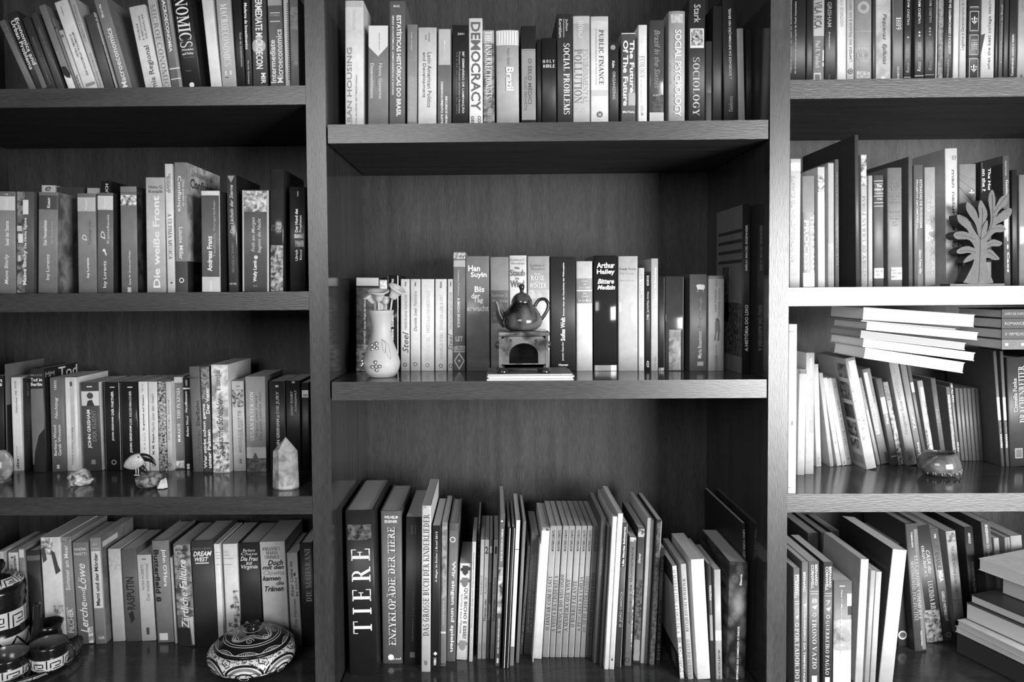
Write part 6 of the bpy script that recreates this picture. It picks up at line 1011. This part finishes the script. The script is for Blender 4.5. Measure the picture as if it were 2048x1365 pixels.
pyd('beak', [(x, y*.6, z) for x, y, z in vs], fs, grey(.012, .2, .1, 60, 'black_stone'), tu, True)
vs, fs = tube([(2*kk, 1*kk, 18*kk), (10*kk, 1*kk, 9*kk), (19*kk, 0, 2*kk)], [7*kk, 6*kk, 2.2*kk], 12); pyd('tail', [(x, y*.7, z) for x, y, z in vs], fs, grey(.012, .25, .1, 60, 'black_stone'), tu, True)
vs, fs = ball((5*kk, -9*kk, 37*kk), 1.4*kk); pyd('eye', vs, fs, grey(.01, .2), tu, True)
for lx in (-4, 1):
    vs, fs = merge(tube([(lx*kk, -2*kk, 14*kk), (lx*kk, -2*kk, 1*kk)], 1.0*kk, 8), tube([(lx*kk - 3*kk, -4*kk, -1*kk), (lx*kk + 3*kk, -4*kk, -1*kk)], 1.1*kk, 8)); pyd('leg', vs, fs, grey(.6, .2), tu, True)
# quartz point
qc = at_z(566, 983, ZL[2]); qk = DIST/FPX*(1 + (qc.y + .024)/DIST)
qz = thing('quartz_point', (qc.x, qc.y + .024, ZL[2] + .0003), 'cloudy quartz crystal point standing upright beside the thriller row', 'crystal')
ang = [math.radians(a) for a in (205, 250, 305, 345, 60, 130)]
vs = []
for z_, r_ in ((0, 26), (3, 28), (76, 26)):
    for i, a in enumerate(ang): vs.append((r_*qk*math.cos(a), r_*qk*.8*math.sin(a), (z_ + (5*math.sin(i*2.1) if z_ > 50 else 0))*qk))
vs.append((-1*qk, 2*qk, 103*qk)); fs = [tuple(reversed(range(6)))]
for j in (0, 6):
    for i in range(6): fs.append((j + i, j + (i + 1) % 6, j + 6 + (i + 1) % 6, j + 6 + i))
for i in range(6): fs.append((12 + i, 12 + (i + 1) % 6, 18))
qm = picture(.20, .46, 45.0, .12)
pb_ = qm.node_tree.nodes['Principled BSDF']; pb_.inputs['Subsurface Weight'].default_value = .3; pb_.inputs['Subsurface Scale'].default_value = .01
pyd('crystal', vs, fs, qm, qz)
# agate disc
dc = at_z(-2, 968, ZL[2]); dk = DIST/FPX*(1 + (dc.y + .01)/DIST)
dz_ = thing('stone_disc', (dc.x, dc.y + .012, ZL[2] + .0003), 'polished pale stone disc upright on a small stand', 'ornament')
vs, fs = lathe_verts([(.0005, -.005), (27*dk, -.005), (30*dk, -.003), (30*dk, .003), (27*dk, .005), (.0005, .005)], 40)
pyd('disc', [(x*.74, z, y*1.06 + 34*dk) for x, y, z in vs], [tuple(reversed(f)) for f in fs], picture(.16, .34, 60.0, .2), dz_, True)
pyd('sticker', [(-.012, -.0056, 30*dk), (.002, -.0056, 30*dk), (.002, -.0056, 42*dk), (-.012, -.0056, 42*dk)], [(0, 1, 2, 3)], grey(.7, .6), dz_)
vs, fs = merge((boxv(-.02, .009, -.012, .012, 0, .006), BOXF), (boxv(-.016, .006, -.010, -.006, .006, .012), BOXF)); pyd('stand', vs, fs, grey(.16, .3), dz_)

# ================================================================== shell bowl in the bright bay
sc_ = at_z(1902, 959, ZL[2]); sk = DIST/FPX*(1 + (sc_.y + .035)/DIST)
sh = thing('shell_bowl', (sc_.x, sc_.y + .033, ZL[2] + .0003), 'polished brown shell bowl with curled lip before the travel guides', 'bowl')
vs, fs = [], []; prof = [(.4, 0), (22, 0), (31, 4), (38, 13), (40, 22), (37, 33), (31, 42), (27, 46), (25, 45), (29, 40), (33, 30), (33, 20), (26, 9), (.4, 6)]; N_ = 44
for r_, z_ in prof:
    for i in range(N_):
        t = 2*math.pi*i/N_; lip = 1 + .10*math.cos(t - math.pi*.95); lift = (1 + .16*math.cos(2*t + .5))*(z_/46)**2
        vs.append((r_*sk*math.cos(t)*lip, r_*sk*math.sin(t)*.86, z_*sk*(.86 + .14*lift)))
for j in range(len(prof) - 1):
    for i in range(N_): a = j*N_ + i; b = j*N_ + (i + 1) % N_; fs.append((a, b, b + N_, a + N_))
pyd('shell', vs, fs, picture(.05, .16, 22.0, .1), sh, True)
# ribbed growth band low on the shell
rib = []
for i in range(26):
    t0 = math.pi*(1.02 + .9*i/26); r0 = 35*sk
    rib.append(ball((r0*math.cos(t0)*1.03, r0*math.sin(t0)*.86 - .001, (10 + 3*math.sin(i*1.7))*sk), 2.4*sk, 8, 1, .8, 1.6))
pyd('ribbed_band', *merge(*rib), grey(.09, .2, .4, 120, 'nacre'), sh, True)
vs, fs = tube(smooth_pts([(-40*sk, -4*sk, 16*sk), (-37*sk, -12*sk, 26*sk), (-30*sk, -20*sk, 36*sk), (-22*sk, -24*sk, 43*sk)]), [4*sk, 5*sk, 5.4*sk, 5.6*sk, 5.4*sk, 5*sk, 4.8*sk, 4.4*sk, 4*sk, 3.8*sk, 3.4*sk, 3*sk, 2.8*sk, 2.6*sk, 2.4*sk, 2.2*sk, 2*sk, 1.8*sk, 1.6*sk], 10)
pyd('curled_lip', vs, fs, picture(.05, .16, 22.0, .1), sh, True)

# ================================================================== painted pottery
BLK = grey(.012, .16, .1, 50, 'black_slip'); WHT = grey(.72, .4, .06, 60, 'white_slip'); MID = grey(.16, .35, .1, 60, 'grey_slip')
def prof_at(prof, s):              # point and outward normal on a lathe profile, s measured along it
    acc = 0
    for (r0, z0), (r1, z1) in zip(prof, prof[1:]):
        l = math.hypot(r1 - r0, z1 - z0)
        if s <= acc + l or (r1, z1) == prof[-1]:
            f = (s - acc)/max(l, 1e-9); return r0 + (r1 - r0)*f, z0 + (z1 - z0)*f, (z1 - z0)/max(l, 1e-9), -(r1 - r0)/max(l, 1e-9)
        acc += l
def plen(prof): return sum(math.hypot(a[0] - b[0], a[1] - b[1]) for a, b in zip(prof, prof[1:]))
def paint(prof, line, wd, e=.0006, closed=False):
    """a painted stroke on a turned surface; line = [(angle, distance along the profile)]"""
    out = []
    for (a0, s0), (a1, s1) in zip(line, line[1:]):          # subdivide so the stroke hugs the surface
        n = max(1, int(abs(a1 - a0)/.09), int(abs(s1 - s0)/.006))
        for i in range(n): out.append((a0 + (a1 - a0)*i/n, s0 + (s1 - s0)*i/n))
    out.append(line[-1]); vs, fs = [], []
    for i, (a, s) in enumerate(out):
        p, q = out[max(i - 1, 0)], out[min(i + 1, len(out) - 1)]; r = max(prof_at(prof, s)[0], .002)
        dx, dy = (q[0] - p[0])*r, q[1] - p[1]; l = math.hypot(dx, dy) or 1
        nx, ny = -dy/l, dx/l
        for sg in (-.5, .5):
            aa, ss = a + sg*wd*nx/r, max(0, s + sg*wd*ny); rr_, zz, nr, nz = prof_at(prof, ss)
            vs.append(((rr_ + e*nr)*math.cos(aa), (rr_ + e*nr)*math.sin(aa), zz + e*nz))
    for i in range(len(out) - 1): fs.append((2*i, 2*i + 1, 2*i + 3, 2*i + 2))
    return vs, fs
def ring(prof, s, wd): return paint(prof, [(2*math.pi*i/48, s) for i in range(49)], wd)
def hug(prof, s0, s1, e=.0004, n=10):
    return merge(*[paint(prof, [(2*math.pi*i/72, s0 + (s1 - s0)*(j + .5)/n) for i in range(73)], (s1 - s0)/n*1.02, e) for j in range(n)])
def greek(prof, s0, s1, n, a_off=0, wd=.0022):
    """white key band: white ground with a black running key"""
    w_parts, k_parts = [], []; da = 2*math.pi/n; h = s1 - s0
    w_parts.append(hug(prof, s0, s1))
    for i in range(n):
        a = a_off + i*da; P = lambda u, v: (a + u*da, s0 + v*h)
        k_parts.append(paint(prof, [P(.06, .02), P(.06, .72), P(.62, .72), P(.62, .42), P(.3, .42)], wd, .0008))
        k_parts.append(paint(prof, [P(.42, .0), P(.84, .0), P(.84, .98)], wd, .0008))
        k_parts.append(paint(prof, [P(.2, .24), P(.66, .24)], wd*.8, .0008))
    return merge(*w_parts), merge(*k_parts)
# lidded pot with scroll painting
PY = .098; pc = at_y(506, 1330, PY)
pot = thing('lidded_pot', (pc.x, PY, ZL[3] + .0003), 'squat lidded pot with black and white scroll painting', 'pot')
PB_ = [(.040, .0), (.058, .004), (.074, .014), (.083, .026), (.0855, .035), (.083, .044), (.076, .051), (.068, .0545)]
PB_ = [(r, z) for r, z, _ in [tuple(p) for p in smooth_pts([(r, z, 0) for r, z in PB_], 4)]]
lathe('body', [(.001, 0)] + PB_ + [(.060, .055)], BLK, pot, 64)
PL_ = [(.0715, .0555), (.070, .0575), (.060, .064), (.046, .0715), (.030, .0765), (.016, .079), (.0125, .080)]
PL_ = [(r, z) for r, z, _ in [tuple(p) for p in smooth_pts([(r, z, 0) for r, z in PL_], 4)]]
pl = lathe('lid', [(.066, .0535), (.0705, .054)] + PL_ + [(.001, .0805)], BLK, pot, 64)
lathe('lid_knob', [(.012, .0795), (.0105, .083), (.0095, .087), (.0125, .0905), (.0138, .0925), (.012, .0938), (.001, .094)], BLK, pl, 28)
lB = plen(PB_); lL = plen(PL_)
wh, gm = [], []
for s_, w_ in ((lL*.07, .0012), (lL*.33, .0010), (lL*.40, .0010), (lL*.93, .0010)): wh.append(ring(PL_, s_, w_))
for i in range(9):                                             # scallops on the lid rim
    a = 2*math.pi*i/9; wh.append(paint(PL_, [(a + t*.30, lL*(.075 + .10*(1 - t*t))) for t in [-1 + j/6 for j in range(13)]], .0009))
    wh += [paint(PL_, [(a + t*.05, lL*.09), (a + t*.05, lL*(.10 + .05*(1 - abs(t)/4)))], .0010) for t in range(-3, 4)]
for ph, off in ((0, 0), (math.pi/4, .012)):                      # waving scrolls on the lid
    wh.append(paint(PL_, [(2*math.pi*j/80, lL*(.66 + .14*math.sin(4*2*math.pi*j/80 + ph))) for j in range(81)], .0010))
gm.append(paint(PL_, [(2*math.pi*j/80, lL*(.60 + .10*math.sin(4*2*math.pi*j/80 + .4))) for j in range(81)], .0050, .0004))
for i in range(8):
    a = 2*math.pi*i/8 + .2; wh.append(paint(PL_, [(a + .20*(1 - j/22)*math.cos(j*.5), lL*(.55 + .12*(1 - j/22)*math.sin(j*.5))) for j in range(20)], .0010))
pyd('lid_scrolls', *merge(*wh), WHT, pl); pyd('lid_grey_wave', *merge(*gm), MID, pl)
wh, gm, bk_ = [], [], []
wh.append(hug(PB_, lB*.54, lB*.95, .0003))
wh.append(ring(PB_, lB*.985, .0010))
for i in range(7):
    a0 = 2*math.pi*i/7 - .55
    bk_.append(paint(PB_, [(a0 + .42*math.cos(t), lB*(.58 + .24*math.sin(t))) for t in [math.pi*j/16 for j in range(17)]], .0045, .0006))
    gm.append(paint(PB_, [(a0 + .33*math.cos(t), lB*(.55 + .20*math.sin(t))) for t in [math.pi*j/16 for j in range(17)]], .0050, .0007))
    bk_.append(paint(PB_, [(a0 + .20*math.cos(t), lB*(.52 + .14*math.sin(t))) for t in [2*math.pi*j/20 for j in range(21)]], .0034, .0008))
    wh.append(paint(PB_, [(a0 + .10*math.cos(t), lB*(.52 + .07*math.sin(t))) for t in [2*math.pi*j/14 for j in range(15)]], .0012, .0009))
    b0 = a0 + .44
    bk_.append(paint(PB_, [(b0 - .10, lB*.93), (b0 - .10, lB*.84), (b0 + .02, lB*.80), (b0 + .02, lB*.70), (b0 - .06, lB*.64)], .0022, .0006))
    bk_.append(paint(PB_, [(b0 + .02, lB*.92), (b0 + .10, lB*.90), (b0 + .12, lB*.80), (b0 + .04, lB*.76)], .0022, .0006))
    for j in range(5): bk_.append(paint(PB_, [(a0 + .02*j - .06, lB*.86), (a0 + .02*j - .05, lB*.92)], .0008, .0006))
    bk_.append(paint(PB_, [(a0 - .12, lB*.95), (a0 - .22, lB*.90), (a0 - .14, lB*.86), (a0 - .04, lB*.95)], .0016, .0006))
for i in range(21):
    a0 = 2*math.pi*i/21
    bk_.append(paint(PB_, [(a0, lB*.945), (a0 + .10, lB*.945), (a0 + .10, lB*.885), (a0 + .04, lB*.885), (a0 + .04, lB*.915)], .0013, .0007))
    if i % 3: bk_.append(paint(PB_, [(a0 + .15, lB*.93), (a0 + .24, lB*.90), (a0 + .16, lB*.86), (a0 + .26, lB*.82)], .0018, .0007))
for i in range(14):
    a0 = 2*math.pi*i/14 + .1
    bk_.append(paint(PB_, [(a0 + .16*math.cos(t), lB*(.60 + .05*math.sin(t))) for t in [2*math.pi*j/12 for j in range(13)]], .0014, .0009))
    for j in range(6): bk_.append(paint(PB_, [(a0 + .05*j, lB*.80), (a0 + .05*j + .02, lB*.835)], .0007, .0007))
bk_.append(ring(PB_, lB*.955, .0028))
pyd('white_ground', *merge(*wh), WHT, pot); pyd('black_scrolls', *merge(*bk_), BLK, pot); pyd('grey_arches', *merge(*gm), MID, pot)

# black tea set with white key bands
def key_vessel(root, prof, n, bands, inner, parent_name='body', seg=48, nk=9, off=0.0):
    b_ = lathe(parent_name, prof + inner, BLK, root, seg, closed=False)
    for s0, s1 in bands:
        (wv, wf), (kv, kf) = greek(prof, s0, s1, nk, off)
        g_ = pyd('key_band', wv, wf, WHT, root); pyd('key_lines', kv, kf, BLK, root)
    return b_
TRY = .117; tcx = at_y(40, 1340, TRY).x
tray = thing('round_tray', (tcx, TRY, ZL[3] + .0003), 'black round tray with a white key pattern around its rim', 'tray')
TP = [(.001, 0), (.082, 0), (.098, .003), (.107, .009), (.113, .017)]
lathe('dish', TP + [(.1135, .0185), (.110, .018), (.103, .011), (.094, .0072), (.001, .006)], BLK, tray, 72, closed=False)
(wv, wf), (kv, kf) = greek(TP, plen(TP) - .016, plen(TP) - .003, 22, .1, .0015)
pyd('key_band', wv, wf, WHT, tray); pyd('key_lines', kv, kf, BLK, tray)
TZ0 = ZL[3] + .0080
def vessel_at(px_, py_, Y, name, label, cat, z=TZ0): p = at_y(px_, py_, Y); return thing(name, (p.x, Y, z), label, cat, 'black tea set with white key bands')
# coffee pot
VY2 = .143; k = DIST/FPX*(1 + VY2/DIST)
cp = vessel_at(-2, 1280, VY2, 'coffee_pot', 'tall black coffee pot with white key bands and knobbed lid', 'pot')
zt = at_y(0, 1119, VY2).z - TZ0; Zp = lambda y: at_y(0, y, VY2).z - TZ0
CPp = [(.026, 0), (.036, .004), (54*k, Zp(1290)), (52*k, Zp(1262)), (49*k, Zp(1255)), (50*k, Zp(1249)), (48*k, Zp(1207)), (51*k, Zp(1195)), (49*k, Zp(1188)), (51*k, Zp(1180)), (50*k, Zp(1170))]
lathe('body', [(.001, 0)] + CPp + [(44*k, Zp(1169)), (.001, Zp(1172))], BLK, cp, 56, closed=False)
def s_of(prof, z):
    acc = 0
    for (r0, z0), (r1, z1) in zip(prof, prof[1:]):
        l = math.hypot(r1 - r0, z1 - z0)
        if z0 <= z <= z1: return acc + l*(z - z0)/max(z1 - z0, 1e-9)
        acc += l
    return acc
(wv, wf), (kv, kf) = greek(CPp, s_of(CPp, Zp(1246)), s_of(CPp, Zp(1214)), 8, .3, .0026); pyd('key_band', wv, wf, WHT, cp); pyd('key_lines', kv, kf, BLK, cp)
s0, s1 = s_of(CPp, Zp(1289)), s_of(CPp, Zp(1262))
pyd('zigzag_band', *hug(CPp, s0, s1), WHT, cp)
pyd('zigzag_lines', *merge(*[paint(CPp, [(2*math.pi*i/9, s0 + .002), (2*math.pi*(i + .5)/9, s1 - .003), (2*math.pi*(i + 1)/9, s0 + .002)], .004, .0008) for i in range(9)]), BLK, cp)
LDp = [(49*k, Zp(1169)), (47*k, Zp(1163)), (36*k, Zp(1155)), (22*k, Zp(1150)), (10*k, Zp(1148))]
ldc = lathe('lid', LDp + [(.001, Zp(1148))], BLK, cp, 48)
(wv, wf), (kv, kf) = greek(LDp, plen(LDp)*.12, plen(LDp)*.55, 8, .1, .0022); pyd('key_band', wv, wf, WHT, ldc); pyd('key_lines', kv, kf, BLK, ldc)
lathe('lid_knob', [(8*k, Zp(1149)), (7*k, Zp(1145)), (14*k, Zp(1137)), (16*k, Zp(1130)), (12*k, Zp(1122)), (.001, Zp(1119))], BLK, ldc, 24)
# creamer with tall handle
VY3 = .150; k = DIST/FPX*(1 + VY3/DIST)
cr_ = vessel_at(98, 1290, VY3, 'creamer', 'small black creamer with a tall upright handle', 'jug'); Zq = lambda y: at_y(98, y, VY3).z - TZ0
lathe('body', [(.001, 0), (18*k, 0), (26*k, Zp(1310)*0 + .008), (28*k, .018), (24*k, Zq(1268)), (22*k, Zq(1258)), (28*k, Zq(1245)), (26*k, Zq(1245.5)), (19*k, Zq(1258)), (.001, Zq(1270))], BLK, cr_, 40, closed=False)
vs, fs = tube(smooth_pts([(-22*k, -16*k, Zq(1285)), (-14*k, -20*k, Zq(1262)), (-10*k, -21*k, Zq(1235)), (-9*k, -21*k, Zq(1210)), (-7*k, -21*k, Zq(1199))]), [9*k - 2.2*k*i/24 for i in range(25)], 14); pyd('handle', vs, fs, grey(.02, .12, .1, 50, 'black_slip'), cr_, True)
# cups
def cup(px_, yrim, ybot, rpx, Y, label, hpx):
    k = DIST/FPX*(1 + Y/DIST); ct = vessel_at(px_, ybot, Y, 'cup', label, 'cup'); h = at_y(px_, yrim, Y).z - TZ0
    pr = [(rpx*.62*k, 0), (rpx*.80*k, .004), (rpx*.96*k, h*.22), (rpx*k, h*.42), (rpx*.99*k, h*.60), (rpx*.93*k, h*.70), (rpx*.97*k, h*.80), (rpx*.95*k, h*.86), (rpx*1.0*k, h)]
    lathe('body', [(.001, 0)] + pr + [(rpx*.95*k, h*.995), (rpx*.88*k, h*.8), (rpx*.85*k, h*.3), (.001, h*.12)], [BLK], ct, 48, closed=False)
    lathe('inner_glaze', [(rpx*.935*k, h*.985), (rpx*.872*k, h*.8), (rpx*.842*k, h*.3), (.001, h*.125)], grey(.10, .18, .15, 30, 'inner_glaze'), ct, 40, closed=False)
    (wv, wf), (kv, kf) = greek(pr, s_of(pr, h*.16), s_of(pr, h*.58), 7, -1.9, .0022); pyd('key_band', wv, wf, WHT, ct); pyd('key_lines', kv, kf, BLK, ct)
    a = hpx; R_ = rpx*k
    vs, fs = tube(smooth_pts([(R_*.94, 0, h*.86), (R_*1.25, 0, h*.98), (R_*1.58, 0, h*.80), (R_*1.55, 0, h*.42), (R_*1.25, 0, h*.18), (R_*.95, 0, h*.22)]), 2.6*k, 10)
    ca_, sa_ = math.cos(a), math.sin(a)
    pyd('handle', [(x*ca_ - y*sa_, x*sa_ + y*ca_, z) for x, y, z in vs], fs, BLK, ct, True)
cup(99, 1284, 1338, 35, .082, 'black cup with white key band and thin loop handle', -.1)
cup(14, 1308, 1362, 42, .052, 'nearer black cup with white key band beside the coffee pot', -.35)
